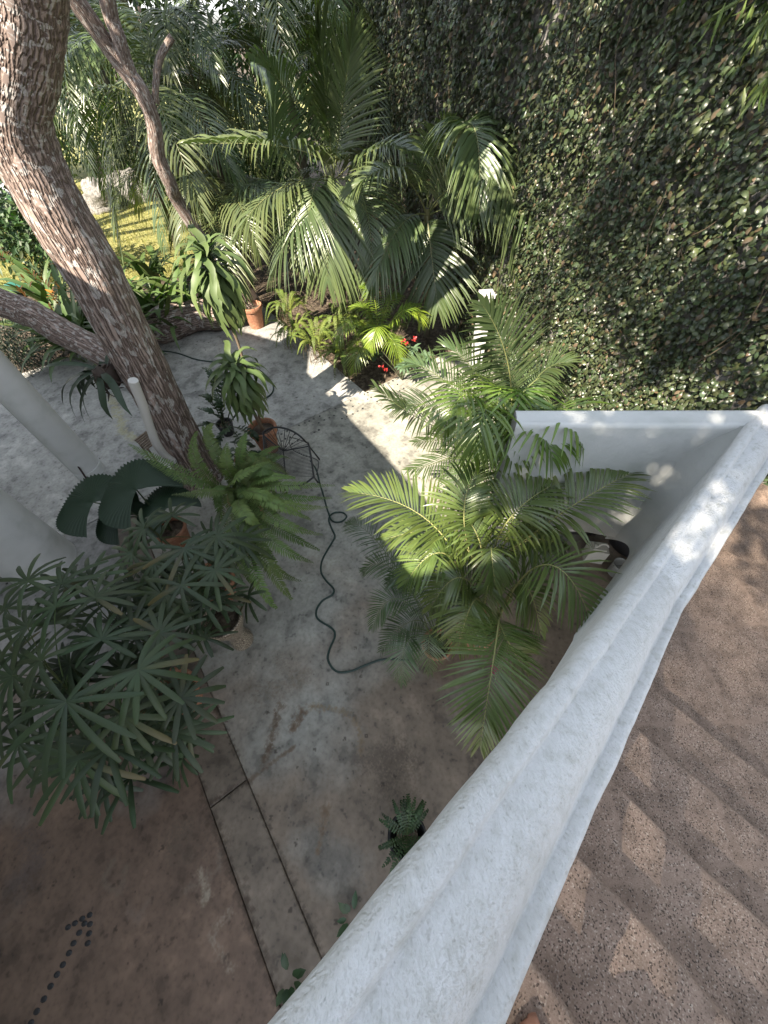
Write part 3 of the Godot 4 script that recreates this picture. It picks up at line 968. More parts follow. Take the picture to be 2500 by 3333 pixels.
	for i in 17:
		var lm := MB.new(c0)
		var an := rf(PI * .55, PI * 1.75) if i < 13 else rf(0, TAU)
		var dir := Vector3(cos(an), rf(-.1, .8), -sin(an) * .8).normalized()
		strap_leaf(lm, c0 + dir * .06 + Vector3(0, .06, 0), dir, rf(.5, .9), .09, rf(1.2, 2.8), jit(Color(.025, .042, .022), .3), jit(Color(.03, .05, .025), .3), .15)
		part(bro, "leaf", lm.mesh(), M.leaf)

func build_front_palms():
	rng.seed = 41
	# big areca standing on the near patio
	var g := Vector3(.95, 0, -1.5)
	var t := thing("areca_palm", "large areca palm with sunlit yellow green fronds beside the parapet", "palm", g)
	var sm := MB.new(g)
	var heads := []
	for i in 11:
		var an := TAU * i / 11 + rf(-.2, .2)
		var b := g + Vector3(cos(an), 0, sin(an)) * rf(.03, .14)
		var e := b + Vector3(cos(an) * .13, rf(1.05, 1.35), sin(an) * .13)
		heads.append(e)
		sm = MB.new(g)
		sm.tube([b, (b + e) * .5, e], [.024, .021, .016], 8, Color(.16, .17, .05), Color(.12, .18, .05))
		part(t, "stem", sm.mesh(), M.stem)
	pot(t, g, [Vector2(.17, 0), Vector2(.23, .3), Vector2(.25, .33), Vector2(.25, .38), Vector2(.22, .38), Vector2(.205, .3)], M.terracotta, Color.WHITE, .3)
	var leafc := Color(.095, .14, .04)
	var F1 := [
		[1400, 1700, 1.85, 1140, 1603, 1.9, 46, .50, .031, leafc, .28, .3],
		[1800, 1690, 2.25, 2078, 1528, 2.5, 46, .42, .029, leafc, .3, .3],
		[1612, 2110, 2.15, 1562, 2428, 1.95, 52, .36, .021, leafc, .22, .2],
		[1770, 1838, 2.2, 1925, 2025, 2.1, 26, .42, .03, leafc, .35, .15],
		[1650, 1700, 2.2, 1840, 1560, 2.35, 42, .42, .03, leafc, .35, .35],
		[1510, 1690, 2.1, 1560, 1520, 2.25, 42, .42, .03, leafc, .35, .35],
		[1440, 1800, 1.75, 1320, 1900, 1.5, 38, .36, .026, leafc, .4, .3],
		[1500, 1880, 1.8, 1400, 1985, 1.45, 36, .34, .026, leafc, .45, .3],
		[1700, 1900, 1.8, 1760, 2060, 1.4, 36, .36, .026, leafc, .5, .2],
		[1540, 1960, 1.75, 1490, 2120, 1.35, 36, .34, .026, leafc, .5, .2],
		[1720, 1760, 1.8, 1850, 1790, 1.6, 36, .36, .028, leafc, .5, .25],
		[1600, 1790, 2.1, 1610, 1900, 2.05, 32, .34, .026, leafc, .5, .3],
		[1640, 2060, 1.7, 1720, 2200, 1.25, 36, .34, .024, leafc, .4, .2],
		[1560, 1760, 1.9, 1480, 1640, 1.95, 38, .4, .028, leafc, .4, .3],
		[1450, 1740, 1.7, 1250, 1760, 1.6, 40, .38, .026, leafc, .4, .3],
		[1680, 1650, 2.0, 1700, 1500, 2.1, 38, .38, .028, leafc, .4, .3],
		[1750, 1720, 1.7, 1900, 1680, 1.7, 36, .36, .026, leafc, .45, .25],
		[1590, 1900, 1.7, 1560, 2050, 1.3, 30, .3, .024, leafc, .5, .2]]
	for q in F1:
		var m := P(q[0], q[1], q[2])
		var best: Vector3 = heads[0]
		for e in heads:
			if e.distance_to(m) < best.distance_to(m): best = e
		frond(t, best, m, P(q[3], q[4], q[5]), q[6], q[7], q[8], jit(q[9], .14), {"droop": q[10], "lift": q[11], "t0": .22, "rachis": Color(.3, .3, .12), "rw": .009})
	var pe := thing("petal", "single pink bougainvillea petal lying on the dark palm frond", "petal", P(1608, 2180, 2.17))
	var pb := MB.new(pe.position)
	for i in 3:
		var an := i * 2.1
		leaf_blade(pb, pe.position, Vector3(cos(an), .15, sin(an)).normalized(), Vector3.UP, .03, .03, Color(.5, .04, .14))
	part(pe, "bract", pb.mesh(), M.leaf)
	# small palm in a terracotta pot
	g = P(1418, 2120)
	t = thing("parlor_palm", "small dusty palm in terracotta pot at the end of the hose", "palm", g)
	pot(t, g, [Vector2(.11, 0), Vector2(.155, .22), Vector2(.175, .24), Vector2(.175, .28), Vector2(.15, .28), Vector2(.14, .22)], M.terracotta, Color.WHITE, .22)
	var pc := Color(.06, .10, .04)
	for q in [[1250, 1790, 1.0, 1130, 1705, 1.05], [1300, 1950, .85, 1210, 2045, .6], [1330, 2080, .8, 1312, 2225, .5], [1370, 1960, .9, 1290, 1860, .9], [1440, 2000, .9, 1480, 2090, .6], [1400, 2060, .8, 1400, 2190, .45], [1300, 1870, .9, 1180, 1860, .8], [1350, 2020, .75, 1240, 2120, .4], [1460, 1940, .8, 1540, 2010, .5], [1420, 1900, 1.0, 1400, 1800, 1.0], [1350, 1900, 1.05, 1260, 1900, .95]]:
		frond(t, g + Vector3(rf(-.05, .05), .24, rf(-.05, .05)), P(q[0], q[1], q[2]), P(q[3], q[4], q[5]), 34, .25, .016, jit(pc, .2), {"lift": .15, "droop": .3, "t0": .35, "rw": .006})
	# palm further along the landing wall
	g = Vector3(1.75, 0, -4.3)
	t = thing("kentia_palm", "tall dark palm with one upright feather frond against the ivy", "palm", g)
	var st := MB.new(g)
	for i in 6:
		var an := TAU * i / 6
		var b := g + Vector3(cos(an), 0, sin(an)) * .08
		st = MB.new(g)
		st.tube([b, b + Vector3(cos(an) * .06, .5, sin(an) * .06), b + Vector3(cos(an) * .1, 1.0, sin(an) * .1)], [.028, .024, .018], 8, Color(.09, .12, .04))
		part(t, "stem", st.mesh(), M.stem)
	frond(t, Z(1665, 1360, -4.35), Z(1650, 1170, -4.3), Z(1568, 990, -4.1), 46, .72, .04, jit(Color(.07, .105, .045), .15), {"up": Vector3(.2, .3, 1), "lift": .1, "droop": .18, "sweep": .55, "rachis": Color(.25, .26, .1)})
	frond(t, Z(1610, 1440, -4.3), Z(1420, 1390, -3.95), Z(1225, 1262, -3.9), 46, .6, .032, jit(Color(.07, .105, .045), .15), {"lift": .15, "droop": .25})
	frond(t, Z(1620, 1440, -4.35), Z(1470, 1260, -4.6), Z(1330, 1180, -4.9), 44, .6, .032, jit(Color(.07, .105, .045), .15), {"lift": .2, "droop": .25})
	frond(t, Z(1600, 1430, -4.2), Z(1430, 1330, -4.1), Z(1290, 1330, -4.0), 44, .5, .03, jit(Color(.07, .105, .045), .15), {"lift": .2, "droop": .3})
	frond(t, Z(1660, 1420, -4.4), Z(1740, 1240, -4.6), Z(1850, 1180, -4.5), 40, .6, .034, jit(Color(.07, .105, .045), .15), {"lift": .2, "droop": .3})
	frond(t, Z(1640, 1420, -4.2), Z(1560, 1230, -4.4), Z(1450, 1130, -4.6), 40, .6, .034, jit(Color(.07, .105, .045), .15), {"lift": .2, "droop": .3})
	for q in [[1480, 1480, -3.8, 1330, 1530, -3.5], [1540, 1500, -3.6, 1460, 1600, -3.2], [1500, 1420, -3.9, 1350, 1440, -3.6]]:
		frond(t, g + Vector3(0, .9, .1), Z(q[0], q[1], q[2]), Z(q[3], q[4], q[5]), 36, .42, .026, jit(Color(.07, .105, .045), .15), {"lift": .2, "droop": .35})
	for i in 7:
		var an := rf(0, TAU)
		var dd := Vector3(cos(an), 0, sin(an))
		frond(t, g + Vector3(0, .8, 0) + dd * .1, g + dd * .6 + Vector3(0, rf(1.0, 1.5), 0), g + dd * rf(.9, 1.2) + Vector3(0, rf(.5, 1.0), 0), 34, .45, .03, jit(Color(.07, .105, .045), .15), {"lift": .25, "droop": .45})

func build_middle_palm():
	rng.seed = 43
	var g := Vector3(1.15, 0, -2.55)
	var t := thing("golden_cane_palm", "bright green cane palm with arching fronds across the landing wall", "palm", g)
	var c := g + Vector3(.05, 1.75, .05)
	var st := MB.new(g)
	for i in 6:
		var an := TAU * i / 6
		var b := g + Vector3(cos(an), 0, sin(an)) * .1
		st.tube([b, b + Vector3(cos(an) * .05, .9, sin(an) * .05), c + Vector3(cos(an) * .06, rf(-.2, 0), sin(an) * .06)], [.026, .023, .018], 8, Color(.14, .16, .05))
		part(t, "stem", st.mesh(), M.stem)
		st = MB.new(g)
	for q in [[1635, 1268, -2.35, 1600, 1470, -2.05], [1680, 1275, -2.3, 1740, 1470, -1.95], [1780, 1340, -2.15, 1900, 1440, -1.85], [1560, 1300, -2.35, 1450, 1380, -2.1], [1600, 1330, -2.2, 1540, 1480, -1.9], [1720, 1380, -2.1, 1800, 1500, -1.8], [1660, 1340, -2.2, 1670, 1500, -1.9]]:
		frond(t, c, Z(q[0], q[1], q[2]), Z(q[3], q[4], q[5]), 25, .42, .03, jit(Color(.10, .17, .03), .2), {"lift": .25, "droop": .45, "rachis": Color(.22, .3, .06), "rw": .008})

# crown of fronds round a point, every frond random
func crown_fronds(t: Node3D, c: Vector3, n: int, len: float, ll: float, lw: float, col: Color, e0: float, e1: float, sag: float):
	for i in n:
		var an := TAU * (i + rf(-.3, .3)) / n
		var el := rf(e0, e1)
		var d := Vector3(cos(an), 0, sin(an))
		var L := len * rf(.8, 1.15)
		var m := c + d * L * .5 * cos(el) + Vector3(0, L * .5 * sin(el), 0)
		var tip := c + d * L * .95 * cos(el * .6) + Vector3(0, L * sin(el) - sag * L * rf(.7, 1.2), 0)
		frond(t, c, m, tip, int(30 + 6 * len), ll, lw, jit(col, .25), {"lift": .2, "droop": .45, "segs": 3, "t0": .18, "joined": true, "up": Vector3.UP if el < 1.1 else Vector3.UP - d * .8})

func build_back_palms():
	rng.seed = 77
	var base := Vector3(-.5, 0, -9.3)
	var t := thing("feather_palm", "big feather palm with upright paddle frond and green arching frond over the fern bed", "palm", base)
	var c := Z(1085, 590, -9.2)
	var mb := MB.new(base)
	for i in 5:
		var b := base + Vector3(rf(-.25, .25), 0, rf(-.25, .25))
		mb.tube([b, b.lerp(c, .5) + Vector3(rf(-.1, .1), 0, 0), c + Vector3(rf(-.15, .15), rf(-.3, 0), rf(-.1, .1))], [.06, .05, .04], 9, Color(.10, .12, .05), Color(.10, .15, .05))
		part(t, "trunk", mb.mesh(), M.stem)
		mb = MB.new(base)
	frond(t, c, Z(980, 490, -8.8), Z(620, 470, -8.2), 52, 1.0, .06, jit(Color(.085, .118, .052), .18), {"lift": .55, "droop": .5, "rachis": Color(.35, .36, .16)})
	frond(t, c, Z(1060, 300, -9.1), Z(1030, 60, -8.6), 56, .95, .05, jit(Color(.085, .118, .052), .18), {"up": Vector3(.9, .1, .4), "lift": .1, "droop": .12, "sweep": .7})
	frond(t, c, Z(1110, 380, -9.3), Z(1150, 90, -9.2), 50, .9, .045, jit(Color(.085, .118, .052), .18), {"up": Vector3(.2, 0, 1), "lift": .1, "droop": .15, "sweep": .6})
	frond(t, c, Z(960, 330, -9.0), Z(820, 200, -8.2), 46, .9, .05, jit(Color(.085, .118, .052), .18), {"up": Vector3(0, .5, 1), "lift": .3, "droop": .5})
	frond(t, c, Z(1075, 660, -8.2), Z(1065, 920, -7.6), 44, .95, .06, jit(Color(.085, .118, .052), .18), {"up": Vector3(0, .5, 1), "lift": .0, "droop": .55})
	frond(t, c, Z(990, 680, -8.3), Z(880, 900, -7.9), 42, .85, .055, jit(Color(.085, .118, .052), .18), {"lift": .1, "droop": .5})
	frond(t, c, Z(1180, 640, -8.3), Z(1210, 900, -7.7), 44, .85, .05, jit(Color(.085, .118, .052), .18), {"up": Vector3(0, .5, 1), "lift": .1, "droop": .5})
	frond(t, c, Z(1240, 480, -8.8), Z(1370, 520, -8.2), 44, .8, .05, jit(Color(.085, .118, .052), .18), {"lift": .4, "droop": .5})
	frond(t, c, Z(900, 620, -8.6), Z(760, 780, -8.2), 42, .8, .05, jit(Color(.085, .118, .052), .18), {"lift": .15, "droop": .5})
	crown_fronds(t, c, 4, 1.8, .7, .045, Color(.085, .118, .052), -.2, .5, .8)
	base = Vector3(1.25, 0, -8.3)
	t = thing("arching_palm", "palm with one great hooked frond and a sunlit frond hanging before the ivy", "palm", base)
	c = Z(1390, 700, -8.3)
	mb = MB.new(base)
	mb.tube([base, base.lerp(c, .5), c + Vector3(0, .1, 0)], [.075, .06, .05], 12, Color(.07, .06, .045), Color(.16, .15, .07))
	part(t, "trunk", mb.mesh(), M.stem)
	frond(t, c, Z(1520, 400, -7.9), Z(1560, 690, -6.9), 58, 1.0, .055, jit(Color(.085, .118, .052), .18), {"lift": .35, "droop": .55, "rachis": Color(.3, .3, .15)})
	frond(t, c, Z(1400, 790, -7.8), Z(1425, 1000, -7.2), 46, 1.0, .06, jit(Color(.085, .118, .052), .18), {"up": Vector3(-.4, .3, 1), "lift": .05, "droop": .35, "rachis": Color(.35, .34, .2)})
	frond(t, c, Z(1500, 590, -7.9), Z(1730, 520, -7.4), 46, .9, .05, jit(Color(.085, .118, .052), .18), {"lift": .5, "droop": .3, "up": Vector3(0, .6, 1)})
	frond(t, c, Z(1620, 560, -7.4), Z(1700, 880, -6.6), 50, .9, .05, jit(Color(.085, .118, .052), .18), {"lift": .2, "droop": .5})
	frond(t, c, Z(1290, 560, -8.0), Z(1150, 620, -7.6), 44, .8, .05, jit(Color(.085, .118, .052), .18), {"lift": .4, "droop": .5})
	frond(t, c, Z(1410, 530, -8.3), Z(1470, 400, -8.2), 40, .7, .045, jit(Color(.085, .118, .052), .18), {"lift": .2, "droop": .3, "up": Vector3(0, .1, 1)})
	frond(t, c, Z(1500, 640, -8.0), Z(1590, 760, -7.4), 38, .6, .045, jit(Color(.085, .118, .052), .18), {"lift": .3, "droop": .4})
	frond(t, c, Z(1300, 740, -7.9), Z(1210, 930, -7.4), 42, .8, .05, jit(Color(.085, .118, .052), .18), {"lift": .1, "droop": .5})
	frond(t, c, Z(1690, 660, -7.0), Z(1780, 860, -6.2), 46, .7, .04, jit(Color(.085, .118, .052), .18), {"lift": .2, "droop": .4})
	# palms further back
	var labels := ["dark feather palm filling the corner behind the slender tree", "dark palm behind the upright paddle frond", "shaded palm by the far lawn beside the rock", "tall shaded palm beyond the leaning trunk", "low palm between slender tree and fern bed", "far palm at the end of the ivy wall", "shaded palm above the fallen log"]
	var spots := [[640, 300, -12.5, 2.9, 13], [900, 120, -13.0, 3.2, 14], [560, 560, -13.5, 2.1, 11], [330, 230, -14.5, 3.2, 13], [760, 700, -10.8, 1.9, 11], [1180, 250, -15.0, 3.0, 12], [500, 350, -11.5, 2.3, 11]]
	for i in spots.size():
		var q: Array = spots[i]
		c = Z(q[0], q[1], q[2])
		base = Vector3(c.x + rf(-.3, .3), 0, c.z - .2)
		t = thing("shaded_palm", labels[i], "palm", base, "palms in the garden beyond the patio")
		mb = MB.new(base)
		mb.tube([base, base.lerp(c, .5) + Vector3(.1, 0, 0), c], [.11, .09, .07], 10, Color(.10, .09, .06))
		part(t, "trunk", mb.mesh(), M.stem)
		crown_fronds(t, c, q[4], q[3], .75, .05, Color(.085, .118, .052), -.2, 1.2, .75)
	# ferns and bright small palm of the bed
	base = Vector3(.1, 0, -7.3)
	t = thing("bright_palm", "small bright yellow green palm beside the red flowers in the fern bed", "palm", base)
	c = base + Vector3(0, .45, 0)
	for q in [[1150, 1040, -7.0, 1100, 1130, -6.7], [1200, 1020, -7.3, 1140, 1000, -7.4], [1260, 1000, -7.3, 1300, 960, -7.4], [1330, 1010, -7.2, 1370, 1060, -7.0], [1180, 1120, -6.8, 1150, 1210, -6.5], [1230, 1060, -6.9, 1200, 1150, -6.6], [1290, 1030, -7.0, 1360, 990, -7.2], [1220, 980, -7.5, 1180, 930, -7.6], [1270, 1100, -6.8, 1300, 1180, -6.5]]:
		frond(t, c, Z(q[0], q[1], q[2]), Z(q[3], q[4], q[5]), 34, .34, .024, jit(Color(.14, .21, .03), .2), {"lift": .2, "droop": .4, "rw": .007})
	crown_fronds(t, c, 6, .8, .3, .022, Color(.12, .19, .03), .5, 1.2, .5)
	var fl := ["sunlit sword fern hanging over the patio edge near the terracotta pot", "sword fern with a mat of brown dead roots below it", "sword fern next to the bright small palm", "shaded sword fern between the palm stems", "sword fern at the foot of the big feather palm"]
	var fp := [Vector3(-1.7, .25, -8.3), Vector3(-1.15, .3, -7.7), Vector3(-.55, .25, -7.2), Vector3(-.7, .35, -8.3), Vector3(-1.9, .3, -9.2)]
	for i in 5:
		base = Vector3(fp[i].x, 0, fp[i].z)
		t = thing("sword_fern", fl[i], "fern", base, "ferns in the bed along the patio")
		for k in 26:
			var an := rf(0, TAU)
			var d := Vector3(cos(an), 0, sin(an))
			var L := rf(.45, .8)
			frond(t, fp[i] + d * .05, fp[i] + d * L * .5 + Vector3(0, rf(.15, .4), 0), fp[i] + d * L * .9 + Vector3(0, rf(-.22, .25), 0), 30, .055, .017, jit(Color(.105, .15, .035), .25), {"lift": .05, "droop": .2, "segs": 3, "t0": .08, "sweep": .12, "rw": .004, "mat": M.fern})
		var ro := MB.new(base)
		for k in 60:
			var q = fp[i] + Vector3(rf(-.25, .25), rf(-.2, .05), rf(-.2, .25))
			ro.tube([q, q + Vector3(rf(-.05, .05), -.1, rf(-.05, .05)), q + Vector3(rf(-.08, .08), -.2, rf(-.05, .08))], [.004, .004, .002], 4, jit(Color(.12, .085, .05), .4))
		part(t, "dead_fronds", ro.mesh(), M.stem)
	# flowering plant
	base = Vector3(.55, 0, -6.7)
	t = thing("flowering_shrub", "blue green leaved shrub with small red flowers beside the bright palm", "shrub", base)
	mb = MB.new(base)
	var fm := MB.new(base)
	for i in 9:
		var e := base + Vector3(rf(-.45, .4), rf(.35, .75), rf(-.35, .35))
		mb.tube([base + Vector3(0, .02, 0), base.lerp(e, .5) + Vector3(rf(-.05, .05), .05, 0), e], [.012, .01, .007], 6, Color(.08, .09, .05))
	part(t, "stem", mb.mesh(), M.stem)
	for i in 9:
		var lm := MB.new(base)
		var e := base + Vector3(rf(-.5, .45), rf(.35, .8), rf(-.4, .4))
		for k in 15:
			var an := rf(0, TAU)
			leaf_blade(lm, e, Vector3(cos(an), rf(-.5, .3), sin(an)).normalized(), Vector3.UP, rf(.13, .2), .06, jit(Color(.10, .16, .09), .2))
		part(t, "leaf_cluster", lm.mesh(), M.leaf)
	for q in [[1312, 1110], [1350, 1105], [1240, 1195], [1255, 1205], [1325, 1120]]:
		var p := Z(q[0], q[1], -6.5)
		fm = MB.new(base)
		for k in 10: leaf_blade(fm, p + rdir() * .03, (rdir() + Vector3.UP * .5).normalized(), rdir(), .045, .035, jit(Color(.55, .05, .05), .3))
		part(t, "flower", fm.mesh(), M.leaf)
	# white post by the wall
	var po := thing("white_post", "white post standing before the ivy behind the palm fronds", "post", Z(1565, 1080, -6.9) * Vector3(1, 0, 1))
	mb = MB.new(po.position)
	var hh := Z(1565, 965, -6.9).y
	mb.box(po.position + Vector3(0, hh * .5, 0), Vector3(.1, 0, 0), Vector3(0, hh * .5, 0), Vector3(0, 0, .1), Color.WHITE)
	part(po, "shaft", mb.mesh(), M.plaster)
	mb = MB.new(po.position)
	mb.box(po.position + Vector3(0, hh + .03, 0), Vector3(.12, 0, 0), Vector3(0, .03, 0), Vector3(0, 0, .12), Color.WHITE)
	part(po, "cap", mb.mesh(), M.plaster)

func build_left_plants():
	rng.seed = 53
	# lady palms
	var groups := [
		["lady_palm", "big clump of dark lady palm with broad finger leaves over the brown floor", Vector3(-2.35, 0, -1.0), [[215, 2285, 1.95, .46], [450, 2180, 1.85, .36], [90, 2040, 1.7, .34], [180, 1975, 1.75, .33], [310, 1945, 1.7, .33], [400, 2330, 1.65, .34], [255, 2470, 1.5, .40], [590, 2270, 1.5, .34], [40, 2200, 1.6, .36], [330, 2080, 1.6, .34], [130, 2150, 1.65, .36], [520, 2060, 1.55, .32], [570, 2390, 1.3, .32], [60, 2420, 1.3, .36], [160, 2430, 1.25, .34], [330, 2440, 1.2, .34], [460, 2400, 1.25, .32], [230, 2180, 1.3, .36], [390, 2200, 1.3, .36], [0, 2330, 1.4, .36], [480, 2270, 1.3, .34], [20, 1980, 1.5, .32], [100, 2300, 1.2, .36], [300, 2330, 1.1, .34], [540, 2330, 1.0, .3], [90, 1890, 1.75, .32], [200, 1900, 1.7, .32], [295, 1880, 1.6, .3], [350, 1960, 1.5, .32], [430, 2040, 1.5, .32]]],
		["lady_palm", "lighter green lady palm standing between white column and sword fern", Vector3(-2.2, 0, -2.3), [[600, 1785, 1.6, .36], [705, 1745, 1.55, .36], [590, 1905, 1.55, .36], [700, 1855, 1.5, .32], [470, 1720, 1.45, .33], [780, 1760, 1.3, .32], [500, 1830, 1.4, .34], [430, 1800, 1.35, .32], [660, 1960, 1.3, .3], [560, 1680, 1.3, .3], [520, 1930, 1.3, .32], [430, 1900, 1.25, .32], [650, 1800, 1.1, .32], [560, 1850, 1.0, .32], [480, 1980, 1.1, .32]]]]
	for gi in 2:
		var gp: Array = groups[gi]
		var base: Vector3 = gp[2]
		var t := thing(gp[0], gp[1], "palm", base, "lady palms")
		pot(t, base, [Vector2(.18, 0), Vector2(.25, .3), Vector2(.28, .33), Vector2(.28, .38), Vector2(.245, .38), Vector2(.23, .3)], M.terracotta, Color.WHITE, .3)
		var canes := []
		for k in 9:
			var an := rf(0, TAU)
			var b := base + Vector3(cos(an) * .12, .3, sin(an) * .12)
			var e := base + Vector3(cos(an) * .4, rf(.8, 1.35), sin(an) * .4)
			canes.append([b, e])
			var cm := MB.new(base)
			cm.tube([b, b.lerp(e, .5) + Vector3(0, .06, 0), e], [.016, .016, .014], 7, Color(.10, .08, .045), Color(.07, .09, .04))
			part(t, "cane", cm.mesh(), M.stem)
		for q in gp[3]:
			var c := P(q[0], q[1], q[2])
			var best: Vector3 = canes[0][1]
			for cn in canes:
				if (cn[1] as Vector3).distance_to(c) < best.distance_to(c): best = cn[1]
			var out := (c - base); out.y = 0
			out = out.normalized()
			var nn := Vector3.UP + out * rf(.05, .45) + (EYE - c).normalized() * .35
			var col := Color(.03, .049, .02)
			fan_leaf(t, c, nn, out + rdir() * .3, rng.randi_range(8, 12), q[3] * rf(.95, 1.1), .042, jit(col, .25), rf(4.6, 5.6), best)
			if q[0] > 560 and gi == 0: continue
			var c2 := c + Vector3(rf(-.25, .25), rf(-.55, -.25), rf(-.25, .25))
			fan_leaf(t, c2, Vector3.UP + rdir() * .6, out + rdir() * .8, rng.randi_range(8, 11), q[3] * rf(.8, 1.0), .04, jit(col, .3), rf(4.4, 5.6), best - Vector3(0, .25, 0))
	# pleated round leaves
	var lb := Vector3(-3.0, 0, -3.2)
	var t := thing("ruffled_fan_palm", "round pleated fan leaves with toothed rim beside the slim white column", "palm", lb)
	pot(t, lb, [Vector2(.15, 0), Vector2(.2, .25), Vector2(.22, .28), Vector2(.22, .32), Vector2(.19, .32), Vector2(.18, .25)], M.terracotta, Color.WHITE, .25)
	for q in [[245, 1600, 1.0, .46, 1.0], [385, 1560, 1.1, .5, .2], [480, 1620, .8, .4, .9], [330, 1650, .7, .34, .8]]:
		var mb := MB.new(lb)
		var c := P(q[0] + 60, q[1] + 35, q[2])
		var f := (P(q[0], q[1] - 10, q[2]) - c).normalized()
		var nn := (Vector3.UP + (EYE - c).normalized() * .5 + Vector3(rf(-.2, .2), 0, rf(-.2, .2))).normalized()
		f = (f - nn * f.dot(nn)).normalized()
		var s := f.cross(nn)
		var n := 96
		var R: float = q[3]
		var first := mb.v.size()
		for i in n + 1:
			var an := -2.25 + 4.5 * i / n
			var d := f * cos(an) + s * sin(an)
			var pl := .012 * (1 if i % 2 else -1)
			var rr := R * (1.0 + .035 * sin(an * 3.0)) * (1.0 if i % 2 else .98)
			for k in 5:
				var x := k / 4.0
				var p := c + d * rr * x + nn * (pl * x * 1.5 + .10 * R * sin(x * 2.6) + .11 * R * x * sin(an * 2.6)) + Vector3.DOWN * .22 * R * x * x
				var nv := (nn + s * (.55 if i % 2 else -.55) * cos(an) - f * (.55 if i % 2 else -.55) * sin(an)).normalized()
				mb.vert(p, nv, Color(.02, .045, .021))
		for i in n:
			for k in 4:
				var p := first + i * 5 + k
				mb.quad(p, p + 1, p + 6, p + 5)
		mb.tube([lb + Vector3(0, .26, 0), lb.lerp(c, .6) + Vector3(0, .25, 0), c], [.012, .01, .008], 6, Color(.05, .07, .03))
		part(t, "fan_leaf", mb.mesh(), M.leaf)
	# sword fern in a tall pot by the trunk
	var fb := Vector3(-1.95, 0, -3.5)
	t = thing("boston_fern", "full sword fern with long drooping fronds in front of the tree trunk", "fern", fb)
	pot(t, fb, [Vector2(.16, 0), Vector2(.2, .35), Vector2(.22, .5), Vector2(.22, .55), Vector2(.19, .55), Vector2(.18, .48)], M.terracotta, Color.WHITE, .48)
	var fc := fb + Vector3(0, .6, 0)
	for q in [[650, 1520, 1.25, 640, 1405, 1.5], [720, 1500, 1.2, 660, 1390, 1.5], [560, 1520, 1.1, 420, 1445, 1.2], [690, 1450, 1.3, 690, 1380, 1.5], [780, 1480, 1.1, 800, 1410, 1.2], [840, 1560, 1.15, 960, 1555, 1.1], [900, 1580, 1.15, 1090, 1580, .85], [900, 1640, 1.15, 1070, 1650, .8], [880, 1680, 1.15, 1050, 1740, .75], [860, 1740, 1.1, 1020, 1830, .65], [830, 1780, 1.1, 980, 1890, .6], [810, 1810, 1.05, 900, 1980, .55], [850, 1620, 1.25, 1010, 1690, .95], [790, 1680, 1.2, 900, 1830, .8], [760, 1560, 1.25, 880, 1500, 1.2], [700, 1600, 1.2, 560, 1610, 1.1], [640, 1570, 1.1, 480, 1500, 1.2], [780, 1650, 1.3, 860, 1720, 1.1], [820, 1600, 1.3, 950, 1640, 1.05], [740, 1520, 1.3, 740, 1440, 1.35], [850, 1800, .9, 950, 1950, .4], [870, 1700, 1.0, 1040, 1790, .6], [830, 1540, 1.2, 900, 1540, 1.15], [760, 1740, 1.1, 820, 1900, .7], [900, 1620, 1.0, 1080, 1620, .7]]:
		frond(t, fc + Vector3(rf(-.08, .08), 0, rf(-.08, .08)), P(q[0], q[1], q[2]), P(q[3], q[4], q[5]), 48, .11, .021, jit(Color(.10, .155, .05), .25), {"lift": .05, "droop": .25, "segs": 3, "t0": .1, "sweep": .1, "rw": .005, "mat": M.fern, "rachis": Color(.12, .13, .05)})
	for k in 46:
		var an := rf(-1.9, 1.2)
		var d := Vector3(cos(an), 0, -sin(an))
		var L := rf(.5, .95)
		frond(t, fc + d * .06, fc + d * L * .5 + Vector3(0, rf(.2, .5), 0), fc + d * L * .9 + Vector3(0, rf(-.45, .3), 0), 38, .095, .02, jit(Color(.09, .135, .045), .3), {"lift": .05, "droop": .25, "segs": 3, "t0": .1, "sweep": .1, "rw": .004, "mat": M.fern})
	# two headed dracaena in a terracotta pot
	var db := P(880, 1462)
	t = thing("dracaena", "tall two headed dracaena with drooping strap leaves in terracotta pot", "plant", db)
	pot(t, db, [Vector2(.14, 0), Vector2(.2, .38), Vector2(.215, .40), Vector2(.235, .41), Vector2(.235, .5), Vector2(.2, .5), Vector2(.19, .42)], M.terracotta, Color.WHITE, .42)
	var h1 := Z(682, 860, -4.95)
	var h2 := Z(772, 1215, -4.85)
	var b := db + Vector3(0, .4, 0)
	var sm := MB.new(db)
	sm.tube(smooth_path([b + Vector3(-.03, 0, 0), Z(838, 1330, -4.95), Z(800, 1200, -4.98), Z(765, 1090, -4.98), Z(712, 990, -4.96), h1], 5), [.024, .022, .02, .02, .018], 8, Color(.16, .12, .085))
	part(t, "stem", sm.mesh(), M.stem)
	sm = MB.new(db)
	sm.tube(smooth_path([b + Vector3(.02, 0, .03), Z(825, 1340, -4.85), Z(795, 1270, -4.85), h2], 4), [.03, .028, .025], 8, Color(.19, .14, .10))
	part(t, "stem", sm.mesh(), M.stem)
	for hd in 2:
		var h: Vector3 = [h1, h2][hd]
		for k in 84:
			var an := k * 2.4 + rf(-.2, .2)
			var x := k / 84.0
			var el := lerpf(-.9, 1.25, x)
			var d := Vector3(cos(an) * cos(el), sin(el), sin(an) * cos(el))
			var lm := MB.new(db)
			var col := jit(Color(.08, .125, .042), .2)
			strap_leaf(lm, h + Vector3(0, lerpf(-.22, .1, x), 0) + d * .02, d, rf(.48, .68) if x < .8 else rf(.32, .5), .08, lerpf(4.2, 2.2, x), col, jit(Color(.11, .155, .05), .2), .34, 10)
			part(t, "leaf", lm.mesh(), M.leaf)
	# zamioculcas behind it
	var zb := P(745, 1410)
	t = thing("zamioculcas", "dark glossy leaved plant crowded behind the two headed dracaena", "plant", zb)
